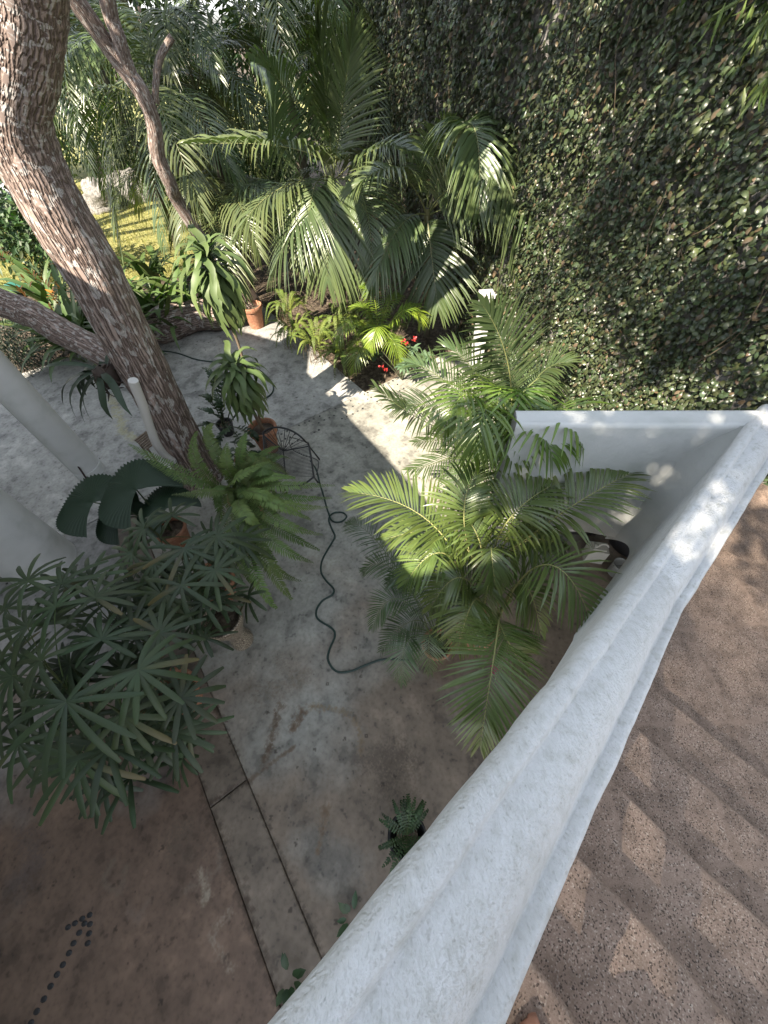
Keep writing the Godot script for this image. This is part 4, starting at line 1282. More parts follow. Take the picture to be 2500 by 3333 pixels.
	pot(t, zb, [Vector2(.1, 0), Vector2(.14, .2), Vector2(.15, .24), Vector2(.13, .24), Vector2(.12, .2)], M.black, Color.BLACK, .2)
	for q in [[700, 1250, 1.0, 660, 1200, 1.1], [690, 1310, .8, 650, 1290, .8], [720, 1270, .9, 720, 1190, 1.1], [700, 1350, .7, 645, 1330, .7], [690, 1380, .6, 640, 1390, .5], [760, 1280, .8, 760, 1220, .9], [720, 1330, .9, 690, 1260, 1.0], [740, 1400, .6, 690, 1440, .4], [780, 1430, .5, 800, 1500, .3], [770, 1350, .8, 800, 1290, .8], [720, 1420, .5, 700, 1480, .3], [800, 1400, .6, 840, 1440, .4]]:
		frond(t, zb + Vector3(rf(-.05, .05), .2, rf(-.05, .05)), P(q[0], q[1], q[2]), P(q[3], q[4], q[5]), 11, .11, .05, jit(Color(.025, .05, .02), .25), {"name": "stalk", "lift": .35, "droop": .15, "t0": .3, "sweep": .6, "rw": .01, "mat": M.leaf, "rachis": Color(.04, .06, .025)})
	# round leaved pot plant under the chair
	var rb := P(800, 1520)
	t = thing("round_leaved_plant", "low dark plant with round leaves on the floor beside the wire chair", "plant", rb)
	pot(t, rb, [Vector2(.09, 0), Vector2(.12, .16), Vector2(.13, .2), Vector2(.11, .2), Vector2(.1, .16)], M.terracotta, Color.WHITE, .16)
	for k in 34:
		var lm := MB.new(rb)
		var an := rf(0, TAU)
		var e := rb + Vector3(cos(an) * rf(.05, .3), rf(.2, .42), sin(an) * rf(.05, .3))
		lm.tube([rb + Vector3(0, .16, 0), rb.lerp(e, .6) + Vector3(0, .08, 0), e], [.003], 4, Color(.04, .06, .03))
		leaf_blade(lm, e, Vector3(cos(an), -.3, sin(an)).normalized(), Vector3(rf(-.2, .2), 1, rf(-.2, .2)).normalized(), .11, .12, jit(Color(.03, .055, .026), .3))
		part(t, "leaf", lm.mesh(), M.leaf)
	# plants that peep from under the parapet
	var lab := ["small leafy plant in black pot below the parapet", "low glossy plant on the floor below the parapet", "dark broad leaved plant at the floor joint below the parapet"]
	var pp := [P(1325, 2715), P(1150, 2985), P(940, 3180)]
	for i in 3:
		t = thing("foot_plant", lab[i], "plant", pp[i], "plants on the floor below the parapet")
		if i == 0: pot(t, pp[i], [Vector2(.1, 0), Vector2(.16, .2), Vector2(.17, .24), Vector2(.15, .24), Vector2(.14, .2)], M.black, Color.BLACK, .2)
		for k in [26, 10, 12][i]:
			var lm := MB.new(pp[i])
			var an := rf(0, TAU)
			var d := Vector3(cos(an), rf(.1, .8), sin(an)).normalized()
			var e: Vector3 = pp[i] + Vector3(0, .2 if i == 0 else .02, 0)
			if i == 0:
				frond(t, e, e + d * .16 + Vector3(0, .06, 0), e + d * .3, 12, .04, .018, jit(Color(.03, .06, .022), .3), {"name": "leaf", "segs": 3, "t0": .1, "sweep": .3, "rw": .003, "mat": M.leaf})
			else:
				leaf_blade(lm, e + d * .06, d, Vector3.UP, rf(.08, .13), rf(.035, .06), jit(Color(.03, .06, .022), .3))
				part(t, "leaf", lm.mesh(), M.leaf)

func build_furniture():
	rng.seed = 99
	# crackle glazed urn
	var ub := P(792, 2085)
	var axis := Vector3.UP
	var t := thing("crackle_urn", "waisted urn with brown and cream crackle tiles beside the lady palm", "urn", ub)
	var ct := noise_tex(0.045, [0.0, .16, .24, 1], [lin(.06, .04, .025), lin(.07, .045, .03), lin(.36, .31, .23), lin(.48, .43, .34)], 512, FastNoiseLite.TYPE_CELLULAR, 1, 3)
	(ct.noise as FastNoiseLite).cellular_return_type = FastNoiseLite.RETURN_DISTANCE2_SUB
	var um := world_mat(ct, null, 1.9, .4)
	pot(t, ub, [Vector2(.11, 0), Vector2(.13, .02), Vector2(.125, .12), Vector2(.105, .24), Vector2(.115, .34), Vector2(.16, .48), Vector2(.205, .6), Vector2(.22, .68), Vector2(.22, .72), Vector2(.2, .725), Vector2(.19, .68), Vector2(.17, .55)], um, Color.WHITE, .6)
	# garden hose
	var hose := thing("garden_hose", "dark green hose winding over the floor from the potted palm", "hose", P(1080, 1900))
	var hp := []
	for q in [[1330, 2150], [1250, 2146], [1190, 2165], [1140, 2185], [1095, 2185], [1068, 2150], [1072, 2115], [1090, 2070], [1080, 2045], [1035, 2015], [1030, 1985], [1050, 1955], [1082, 1935], [1085, 1915], [1062, 1890], [1045, 1860], [1050, 1820], [1078, 1770], [1090, 1745], [1080, 1720], [1070, 1690], [1085, 1670], [1115, 1668], [1128, 1682], [1110, 1698], [1082, 1695], [1066, 1660], [1055, 1620], [1040, 1570], [1030, 1530], [1010, 1500]]: hp.append(P(q[0], q[1], .013))
	var mb := MB.new(hose.position)
	mb.tube(smooth_path(hp, 5), [.0125], 8, Color.WHITE)
	part(hose, "tube", mb.mesh(), M.hose)
	hose = thing("garden_hose", "dark hose curving behind the dracaena pot from the tree trunk", "hose", P(700, 1180))
	hp = []
	for q in [[470, 1150], [530, 1143], [580, 1150], [640, 1170], [710, 1180], [780, 1190], [850, 1213], [882, 1240], [890, 1265], [880, 1285], [850, 1300], [800, 1300]]: hp.append(P(q[0], q[1], .015))
	mb = MB.new(hose.position)
	mb.tube(smooth_path(hp, 5), [.0145], 8, Color.WHITE)
	part(hose, "tube", mb.mesh(), M.hose)
	# wire chair
	var cb := P(960, 1555)
	t = thing("wire_chair", "black wire garden chair with woven cord seat and fan back", "chair", cb)
	var hub := P(922, 1468, .42)
	var lf := P(858, 1418, .66)
	var lf2 := P(866, 1540, .56)
	var hb := P(930, 1556, .36)
	var rt := P(1006, 1452, .5)
	var rb2 := P(1022, 1552, .46)
	var arcp := [lf, P(862, 1404, .72), P(880, 1394, .78), P(910, 1391, .8), P(945, 1400, .78), P(975, 1418, .72), P(995, 1438, .6), rt]
	mb = MB.new(cb)
	mb.tube(smooth_path([lf2] + arcp + [rb2], 6), [.015], 7, Color.WHITE)
	mb.tube(smooth_path([lf2, P(895, 1575, .42), P(975, 1580, .38), rb2], 5), [.015], 7, Color.WHITE)
	mb.tube([hub, hb], [.012], 6, Color.WHITE)
	mb.tube([lf, hub, rt], [.011], 6, Color.WHITE)
	part(t, "frame", mb.mesh(), M.black)
	mb = MB.new(cb)
	for i in 22:
		var x := (i + .5) / 22.0
		mb.tube([hub.lerp(hb, x), rt.lerp(rb2, x)], [.0042], 4, Color.WHITE)
	part(t, "seat_cords", mb.mesh(), M.black)
	mb = MB.new(cb)
	for i in 17:
		var x := (i + .5) / 17.0
		mb.tube([lf.lerp(lf2, x), hub.lerp(hb, x)], [.0035], 4, Color.WHITE)
		mb.tube([lf.lerp(hub, x), lf2.lerp(hb, x)], [.0035], 4, Color.WHITE)
	part(t, "side_cords", mb.mesh(), M.black)
	mb = MB.new(cb)
	var ap := smooth_path(arcp, 4)
	for i in 11:
		mb.tube([hub, ap[int((i + .8) / 11.5 * (ap.size() - 1))]], [.0048], 4, Color.WHITE)
	part(t, "back_cords", mb.mesh(), M.black)
	for q in [[lf2, P(880, 1545)], [rb2, P(1035, 1570)], [rt, P(1040, 1495)], [lf, P(872, 1470)]]:
		mb = MB.new(cb)
		mb.tube([q[0], q[1]], [.013], 6, Color.WHITE)
		part(t, "leg", mb.mesh(), M.black)
	# ring that ties the legs
	mb = MB.new(cb)
	mb.tube(smooth_path([P(1000, 1440, .3), P(945, 1425, .3), P(950, 1460, .22), P(985, 1480, .2), P(1035, 1500, .2), P(1030, 1545, .2)], 5), [.007], 6, Color.WHITE)
	part(t, "stretcher", mb.mesh(), M.black)
	# curved white pipe by the trunk
	var pb := P(600, 1520)
	t = thing("white_pipe", "curved white plastic pipe standing against the leaning trunk", "pipe", pb)
	mb = MB.new(pb)
	mb.tube(smooth_path([Z(560, 1500, -4.15), Z(535, 1480, -4.12), Z(510, 1445, -4.1), Z(490, 1395, -4.1), Z(465, 1320, -4.08), Z(445, 1270, -4.06), Z(433, 1238, -4.05)], 6), [.055], 18, Color(.62, .6, .57))
	part(t, "tube", mb.mesh(), M.paint)
	mb = MB.new(pb)
	mb.tube([Z(560, 1500, -4.15), P(590, 1530, 0.0)], [.058, .05], 14, Color(.45, .43, .4))
	part(t, "foot", mb.mesh(), M.paint)
	# small slatted wooden stool
	var sb := P(500, 1500)
	t = thing("slatted_stool", "small weathered wooden stool with slatted top behind the white pipe", "stool", sb)
	var s0 := P(435, 1432, .42); var s1 := P(478, 1400, .42); var s2 := P(520, 1432, .42); var s3 := P(478, 1466, .42)
	for i in 7:
		var x := (i + .5) / 7.0
		mb = MB.new(sb)
		var a: Vector3 = s0.lerp(s3, x); var b: Vector3 = s1.lerp(s2, x)
		mb.box((a + b) * .5, (b - a) * .5, Vector3(0, .01, 0), (s3 - s0).normalized() * .014, Color.WHITE)
		part(t, "slat", mb.mesh(), M.wood)
	for q in [[s0, s2], [s1, s3], [s2, s0], [s3, s1]]:
		mb = MB.new(sb)
		var foot: Vector3 = (q[0] as Vector3).lerp(q[1], .12); foot.y = 0
		mb.tube([(q[0] as Vector3).lerp(q[1], .12) + Vector3(0, -.012, 0), foot], [.016], 6, Color.WHITE)
		part(t, "leg", mb.mesh(), M.wood)
	# things kept in the store under the landing
	var jb := P(1925, 1815) + Vector3(0, 0, 0)
	t = thing("plastic_jug", "white plastic jug with moulded handle in the store under the landing", "jug", jb)
	mb = MB.new(jb)
	var jm := plain(Color(.5, .48, .42), .45)
	mb.box(jb + Vector3(0, .13, 0), Vector3(.11, 0, .03), Vector3(0, .13, 0), Vector3(-.02, 0, .08), Color.WHITE)
	part(t, "body", mb.mesh(), jm)
	mb = MB.new(jb)
	mb.box(jb + Vector3(0, .275, 0), Vector3(.075, 0, .02), Vector3(0, .013, 0), Vector3(-.015, 0, .055), Color.WHITE)
	part(t, "shoulder", mb.mesh(), jm)
	mb = MB.new(jb)
	mb.lathe(jb + Vector3(-.05, .288, 0), [Vector2(.024, 0), Vector2(.024, .035), Vector2(.0, .036)], 14, Color.WHITE)
	part(t, "cap", mb.mesh(), jm)
	mb = MB.new(jb)
	mb.tube(smooth_path([jb + Vector3(-.02, .285, 0), jb + Vector3(0, .335, 0), jb + Vector3(.06, .34, .015), jb + Vector3(.1, .285, .02)], 5), [.013], 8, Color.WHITE)
	part(t, "handle", mb.mesh(), jm)
	var kb := P(2055, 1760)
	t = thing("storage_tub", "wide dark round tub under the landing wall", "tub", kb)
	mb = MB.new(kb)
	mb.lathe(kb, [Vector2(.0, .0), Vector2(.3, 0), Vector2(.36, .5), Vector2(.38, .52), Vector2(.38, .55), Vector2(.36, .56), Vector2(.34, .54), Vector2(.3, .52), Vector2(.001, .5)], 40, Color.WHITE)
	part(t, "body", mb.mesh(), plain(Color(.05, .05, .055), .5))
	mb = MB.new(kb)
	mb.lathe(kb, [Vector2(.385, .535), Vector2(.395, .55), Vector2(.385, .568), Vector2(.37, .572)], 40, Color.WHITE)
	part(t, "rim", mb.mesh(), plain(Color(.03, .03, .035), .4))
	var xb := P(2000, 1862)
	t = thing("paint_can", "pale open can beside the plastic jug", "can", xb)
	mb = MB.new(xb)
	mb.lathe(xb, [Vector2(.09, 0), Vector2(.09, .2), Vector2(.095, .205), Vector2(.095, .215), Vector2(.08, .215), Vector2(.08, .18), Vector2(.001, .18)], 24, Color.WHITE)
	part(t, "body", mb.mesh(), plain(Color(.3, .3, .28), .5))
	mb = MB.new(xb)
	mb.tube(smooth_path([xb + Vector3(-.093, .18, 0), xb + Vector3(-.06, .25, .04), xb + Vector3(.06, .25, .04), xb + Vector3(.093, .18, 0)], 5), [.004], 6, Color.WHITE)
	part(t, "handle", mb.mesh(), M.black)
	var rb := P(2040, 1862)
	t = thing("red_rag", "crumpled red and white rag by the dark tub", "cloth", rb)
	mb = MB.new(rb)
	var fn := FastNoiseLite.new(); fn.frequency = 9; fn.seed = 3
	for i in 11:
		for k in 11:
			var q := rb + Vector3((i - 5) * .022, .05 + .05 * fn.get_noise_2d(i * .05, k * .05) + .03 * cos(i * 1.7) * sin(k * 1.4), (k - 5) * .02)
			mb.vert(q, Vector3(cos(i * 1.7) * .4, 1, sin(k * 1.4) * .4).normalized(), Color(.4, .03, .06) if (i + k) % 7 < 4 else Color(.5, .45, .45))
	for i in 10:
		for k in 10: mb.quad(i * 11 + k, i * 11 + k + 1, i * 11 + k + 12, i * 11 + k + 11)
	part(t, "fabric", mb.mesh(), M.paint)
	var yb := P(2012, 1925)
	t = thing("yellow_ball", "yellow float with dark base beside the stair store", "float", yb)
	mb = MB.new(yb)
	var pr := []
	for i in 13: pr.append(Vector2(.085 * sin(PI * i / 12.0) + .0005, .15 - .085 * cos(PI * i / 12.0)))
	mb.lathe(yb, pr, 20, Color(.4, .26, .03))
	part(t, "ball", mb.mesh(), M.paint)
	mb = MB.new(yb)
	mb.lathe(yb, [Vector2(.09, 0), Vector2(.1, .06), Vector2(.085, .085), Vector2(.0, .086)], 20, Color(.02, .03, .07))
	part(t, "base", mb.mesh(), M.paint)
	# floral tray at the back of the store
	var fb := P(1880, 1725)
	t = thing("floral_tray", "white tray with red pattern at the back of the store", "tray", fb)
	mb = MB.new(fb)
	mb.box(fb + Vector3(0, .3, 0), Vector3(.2, 0, .03), Vector3(0, .02, 0), Vector3(-.02, 0, .1), Color(.5, .48, .46))
	mb.box(fb + Vector3(0, .14, 0), Vector3(.17, 0, .03), Vector3(0, .139, 0), Vector3(-.02, 0, .08), Color(.05, .04, .04))
	part(t, "body", mb.mesh(), M.paint)
	for i in 12:
		mb = MB.new(fb)
		var c := fb + Vector3(rf(-.17, .17), .3205, rf(-.07, .07))
		mb.lathe(c, [Vector2(.016, 0), Vector2(.012, .003), Vector2(.001, .003)], 6, Color(.35, .03, .05) if i % 2 else Color(.05, .03, .03))
		part(t, "motif", mb.mesh(), M.paint)

func rock(t: Node3D, c: Vector3, r: Vector3, sd: int, called := "boulder"):
	var mb := MB.new(t.position)
	var nz := FastNoiseLite.new(); nz.seed = sd; nz.frequency = 1.1; nz.fractal_octaves = 4
	var n := 22
	for i in n + 1:
		for j in n + 1:
			var th := PI * i / n
			var ph := TAU * j / n
			var d := Vector3(sin(th) * cos(ph), cos(th), sin(th) * sin(ph))
			var k := 1.0 + .45 * nz.get_noise_3dv(d * 1.3) - .12 * absf(nz.get_noise_3dv(d * 5.0))
			mb.vert(c + d * r * k, d, Color.WHITE)
	for i in n:
		for j in n:
			var p := i * (n + 1) + j
			mb.quad(p, p + 1, p + n + 2, p + n + 1)
	for i in n + 1:
		for j in n + 1:
			var a := mb.v[maxi(i - 1, 0) * (n + 1) + j]; var b := mb.v[mini(i + 1, n) * (n + 1) + j]
			var e := mb.v[i * (n + 1) + posmod(j - 1, n)]; var f := mb.v[i * (n + 1) + (j + 1) % n]
			var nn := (f - e).cross(b - a)
			if nn.length() > 1e-7:
				nn = nn.normalized()
				if nn.dot(mb.n[i * (n + 1) + j]) < 0: nn = -nn
				mb.n[i * (n + 1) + j] = nn
	part(t, called, mb.mesh(), M.stone)

func build_garden():
	rng.seed = 131
	var p := P(345, 680)
	var t := thing("rock", "big pale rock on the sunlit lawn", "rock", p, "")
	rock(t, p + Vector3(0, .3, 0), Vector3(.7, .6, .6), 3)
	p = P(430, 650)
	t = thing("rock", "flatter pale rock behind palm fronds on the lawn", "rock", p)
	rock(t, p + Vector3(0, .2, 0), Vector3(1.1, .7, .7), 8)
	# fallen log
	var lb := P(640, 1060)
	t = thing("fallen_log", "fallen log lying along the far edge of the patio", "log", lb)
	var mb := MB.new(lb)
	mb.tube(smooth_path([P(480, 1080, .25), P(560, 1050, .3), P(650, 1025, .33), P(740, 1015, .35), P(790, 985, .45), P(815, 960, .6)], 6), [.25, .3, .34, .36, .38, .38, .38, .37, .36, .35, .34, .33, .33, .34, .35, .36, .36, .35, .33, .3], 22, Color.WHITE, null, .07, 3)
	part(t, "trunk", mb.mesh(), M.bark)
	# terracotta pot beside it
	var pb := P(838, 1062)
	t = thing("terracotta_pot", "plain terracotta pot at the end of the fallen log", "pot", pb)
	pot(t, pb, [Vector2(.16, 0), Vector2(.22, .4), Vector2(.25, .42), Vector2(.25, .5), Vector2(.22, .5), Vector2(.2, .42)], M.terracotta, Color.WHITE, .42)
	# slender dark tree
	var sb := Vector3(-3.0, 0, -9.9)
	t = thing("slender_tree", "slender tree with forked bare trunk before the palms", "tree", sb)
	mb = MB.new(sb)
	mb.tube(smooth_path([sb, Z(600, 690, -9.6), Z(555, 600, -9.3), Z(515, 510, -9.2), Z(500, 400, -9.1), Z(460, 300, -9.0), Z(380, 190, -9.0), Z(310, 90, -8.9), Z(240, -10, -8.8), Z(180, -120, -8.7)], 5), [.15, .14, .13, .125, .12, .12, .12], 14, Color.WHITE, null, .06, 4)
	part(t, "trunk", mb.mesh(), M.bark)
	mb = MB.new(sb)
	mb.tube(smooth_path([Z(430, 250, -9.0), Z(405, 190, -8.95), Z(385, 120, -8.9), Z(360, 50, -8.9), Z(340, -60, -8.8)], 5), [.11, .1, .1, .1], 12, Color.WHITE, null, .06, 7)
	mb.tube(smooth_path([Z(505, 330, -9.1), Z(508, 270, -9.1), Z(520, 190, -9.2), Z(560, 120, -9.3)], 4), [.07, .06, .05], 10, Color.WHITE, null, .06, 9)
	part(t, "branch", mb.mesh(), M.bark)
	# clumps of broad leaves by the trunk
	var spots := [[60, 850, -8.5, "heliconia clump with long sunlit leaves and orange flowers behind the trunk", 1], [390, 830, -9.6, "crinum clump with long arching leaves beside the lawn", 0], [470, 900, -9.2, "dark broad leaved clump behind the fallen log", 0], [200, 1010, -8.2, "sunlit long leaved clump behind the shaded limb", 0], [560, 830, -9.8, "glossy strap leaved clump left of the tall dracaena head", 0], [90, 960, -8.8, "yellow striped ginger clump beside the shaded limb", 1], [20, 760, -10.5, "long leaved clump before the covered table", 0], [430, 760, -11.5, "upright lily clump before the pale rock", 0], [300, 1000, -8.0, "arching clump between trunk and fallen log", 0], [130, 900, -8.4, "heliconia clump crowded against the trunk", 1], [330, 860, -10.2, "strappy clump at the lawn edge by the trunk", 0]]
	for q in spots:
		var b := Z(q[0], q[1], q[2]); var hh := b.y; b.y = 0
		t = thing("leafy_clump", q[3], "plant", b, "leafy clumps past the patio")
		for k in 26:
			var an := rf(0, TAU)
			var d := Vector3(cos(an) * .6, rf(.7, 1.6), sin(an) * .6).normalized()
			var lm := MB.new(b)
			var col := jit(Color(.08, .125, .035), .3)
			strap_leaf(lm, b + Vector3(rf(-.25, .25), rf(0, .3), rf(-.25, .25)), d, hh * rf(.55, 1.05) + .3, rf(.1, .17), rf(.8, 2.2), col, col, .08, 8)
			part(t, "leaf", lm.mesh(), M.leaf)
		if q[4] == 1:
			for k in 5:
				var e := b + Vector3(rf(-.5, .5), hh * rf(.7, 1.05), rf(-.3, .5))
				var fm := MB.new(b)
				for m in 7: leaf_blade(fm, e + Vector3(0, m * .03, 0), Vector3(rf(-1, 1), .5, rf(-1, 1)).normalized(), Vector3.UP, .14, .04, Color(.5, .2, .03))
				part(t, "flower", fm.mesh(), M.leaf)
	# fine leaved bush left of the trunk
	var bb := P(130, 1190)
	t = thing("fine_leaved_bush", "low dark fine leaved bush at the patio edge behind the slim column", "bush", bb)
	mb = MB.new(bb)
	for k in 10: leaf_cloud(mb, bb + Vector3(rf(-.8, .7), rf(.25, .75), rf(-.5, .4)), Vector3(.5, .42, .45), 330, .10, .018, Color(.025, .045, .025), .3)
	part(t, "crown", mb.mesh(), M.leaf)
	mb = MB.new(bb)
	for k in 7: mb.tube([bb + Vector3(rf(-.1, .1), 0, 0), bb + Vector3(rf(-.5, .5), .4, rf(-.3, .3))], [.015, .008], 5, Color(.05, .04, .03))
	part(t, "stem", mb.mesh(), M.stem)
	# pale cloth and green tarp far beyond the trunk
	var cb := P(30, 690)
	t = thing("covered_table", "pale cloth cover over garden furniture beyond the trunk", "cover", cb)
	mb = MB.new(cb)
	var rows := 16
	for i in rows + 1:
		var an := TAU * i / rows
		for k in 4:
			var r: float = [1.35, 1.15, 1.0, .0][k] * (1 + .06 * sin(an * 7))
			mb.vert(cb + Vector3(cos(an) * r * 1.2, [.02, .5, .95, 1.0][k], sin(an) * r * .8), Vector3(cos(an), .4 if k < 2 else 2.0, sin(an)).normalized(), Color(.6, .62, .66))
	for i in rows:
		for k in 3:
			var q := i * 4 + k
			mb.quad(q, q + 1, q + 5, q + 4)
	part(t, "cloth", mb.mesh(), M.paint)
	var gb := P(0, 965)
	t = thing("green_tarp", "folded green tarp lying past the patio behind the ginger leaves", "tarp", gb)
	mb = MB.new(gb)
	for i in 9:
		for k in 7: mb.vert(gb + Vector3((i - 5) * .2, .12 + .06 * sin(i * 1.3) * cos(k * 1.1), (k - 3) * .18), Vector3(-cos(i * 1.3) * .3, 1, sin(k * 1.1) * .3).normalized(), Color(.03, .14, .11))
	for i in 8:
		for k in 6: mb.quad(i * 7 + k, i * 7 + k + 1, i * 7 + k + 8, i * 7 + k + 7)
	part(t, "sheet", mb.mesh(), M.paint)
	# trees that close the garden
	var tl := ["round crowned tree behind the rock", "dense tree behind the slender forked tree", "tall tree at the far end of the garden behind palms", "broad tree beyond the covered table", "leafy tree past the end of the ivy wall", "dark tree closing the lawn beside the palms"]
	var ts := [[-13, -26, 3.6], [-7.5, -22, 3.4], [-2.5, -21, 3.6], [-19, -22, 3.8], [.8, -19, 3.0], [-10, -31, 4.5]]
	for i in ts.size():
		var b := Vector3(ts[i][0], 0, ts[i][1])
		var R: float = ts[i][2]
		t = thing("garden_tree", tl[i], "tree", b, "trees that close the garden")
		mb = MB.new(b)
		mb.tube(smooth_path([b, b + Vector3(.2, 1.5, 0), b + Vector3(-.1, 3.2, .1), b + Vector3(0, 5, 0)], 4), [.28, .24, .22, .18, .15], 12, Color.WHITE, null, .05, i)
		part(t, "trunk", mb.mesh(), M.bark)
		mb = MB.new(b)
		for k in 26:
			var d := rdir()
			leaf_cloud(mb, b + Vector3(d.x * R * .75, 4.3 + d.y * R * .9, d.z * R * .75), Vector3(1.25, .9, 1.25), 190, .3, .13, jit(Color(.045, .08, .028), .4), .2)
		part(t, "crown", mb.mesh(), M.leaf)
	var fb := Vector3(-10.5, 0, 15.2)
	t = thing("tall_tree", "tall tree behind the house that filters sun onto the steps", "tree", fb)
	mb = MB.new(fb)
	mb.tube(smooth_path([fb, fb + Vector3(.3, 5, .2), fb + Vector3(.1, 10, .3), fb + Vector3(.2, 21, .2)], 5), [.4, .36, .32, .28, .25, .22, .2, .18], 12, Color.WHITE, null, .04, 2)
	part(t, "trunk", mb.mesh(), M.bark)
	mb = MB.new(fb)
	leaf_cloud(mb, Vector3(2.7, 0, -1.0) + (K1 + Vector3.UP) * 22.0, Vector3(2.0, 2.0, 2.0), 17000, .09, .042, Color(.05, .09, .03), .0)
	part(t, "crown", mb.mesh(), M.leaf)
	var cb2 := Vector3(-15.5, 0, -11.5)
	t = thing("spreading_tree", "spreading tree over the garden that keeps the far palms in shade", "tree", cb2)
	mb = MB.new(cb2)
	mb.tube(smooth_path([cb2, cb2 + Vector3(.3, 3, .2), cb2 + Vector3(.1, 6, .3), cb2 + Vector3(1.2, 10, -1)], 5), [.45, .4, .36, .32, .3, .28, .26], 12, Color.WHITE, null, .04, 2)
	part(t, "trunk", mb.mesh(), M.bark)
	for e in [Vector3(-6, 10.8, -14), Vector3(-9, 11, -18), Vector3(-13, 11, -17), Vector3(-5, 10.8, -10)]:
		mb = MB.new(cb2)
		mb.tube(smooth_path([cb2 + Vector3(.1, 6, .3), (cb2 + e) * .5 + Vector3(0, 4.5, 0), e], 5), [.22, .2, .17, .14, .12, .1, .08, .06, .05, .04], 9, Color.WHITE)
		part(t, "branch", mb.mesh(), M.bark)
	mb = MB.new(cb2)
	for k in 230:
		var e := Vector3(rf(-19, -3), rf(10.2, 11.6), rf(-21, -9))
		var gp := e - K1 * e.y
		if gp.x > -13.5 and gp.x < -6.5 and gp.z < -15 and gp.z > -22: continue
		leaf_cloud(mb, e, Vector3(.9, .4, .9), 75, .3, .13, Color(.055, .10, .03), .1)
	part(t, "crown", mb.mesh(), M.leaf)
	# hedge shrubs that hide the foot of those trees
	var hl := ["shaded shrub at the far lawn edge near the rock", "shrub behind the flatter rock", "shrub under the far palm trunks", "shrub between far trees and the covered table", "dense shrub on the lawn before the covered table", "low shrub beside the heliconia clump"]
	var hs := [[-10.5, -22.5], [-6.5, -19.5], [-3.4, -16.5], [-15.5, -20], [-12.5, -15.5], [-9.6, -13.2]]
	for i in 6:
		var b := Vector3(hs[i][0], 0, hs[i][1])
		t = thing("shrub", hl[i], "shrub", b, "shrubs round the lawn")
		mb = MB.new(b)
		for k in 12: leaf_cloud(mb, b + Vector3(rf(-1.6, 1.6), rf(.3, 2.0), rf(-.6, .6)), Vector3(.9, .7, .8), 130, .24, .09, jit(Color(.05, .09, .03), .3), .2)
		part(t, "crown", mb.mesh(), M.leaf)
	# bamboo sprays reaching in at the top corner
	var bb2 := Vector3(3.2, 4.9, -1.9)
	t = thing("bamboo_spray", "sunlit hanging bamboo spray with long pointed leaves before the ivy", "plant", bb2)
	for q in [[2560, -60, 2300, 90, 3.0], [2560, 20, 2360, 130, 3.0], [2560, 80, 2400, 330, 2.9], [2560, -40, 2430, 180, 2.8], [2560, -60, 2230, -10, 3.1], [2570, 160, 2470, 300, 2.8], [2560, -60, 2480, 110, 2.6], [2560, 0, 2340, 40, 2.8]]:
		var d0 := ray(q[0], q[1]); var d1 := ray(q[2], q[3])
		var a: Vector3 = EYE + d0 * q[4]; var e: Vector3 = EYE + d1 * q[4]
		var sp := MB.new(bb2)
		sp.tube([a, (a + e) * .5 + Vector3(0, .06, 0), e], [.005, .004, .002], 5, Color(.12, .14, .05))
		for k in 16:
			var s := a.lerp(e, rf(.2, 1)) + Vector3(0, .04, 0)
			var dd := ((e - a).normalized() * .6 + rdir() * .6 + Vector3.DOWN * .7).normalized()
			leaf_blade(sp, s, dd, rdir(), rf(.14, .24), .024, jit(Color(.13, .18, .05), .3))
		part(t, "spray", sp.mesh(), M.leaf)
	# loose leaves under the plants

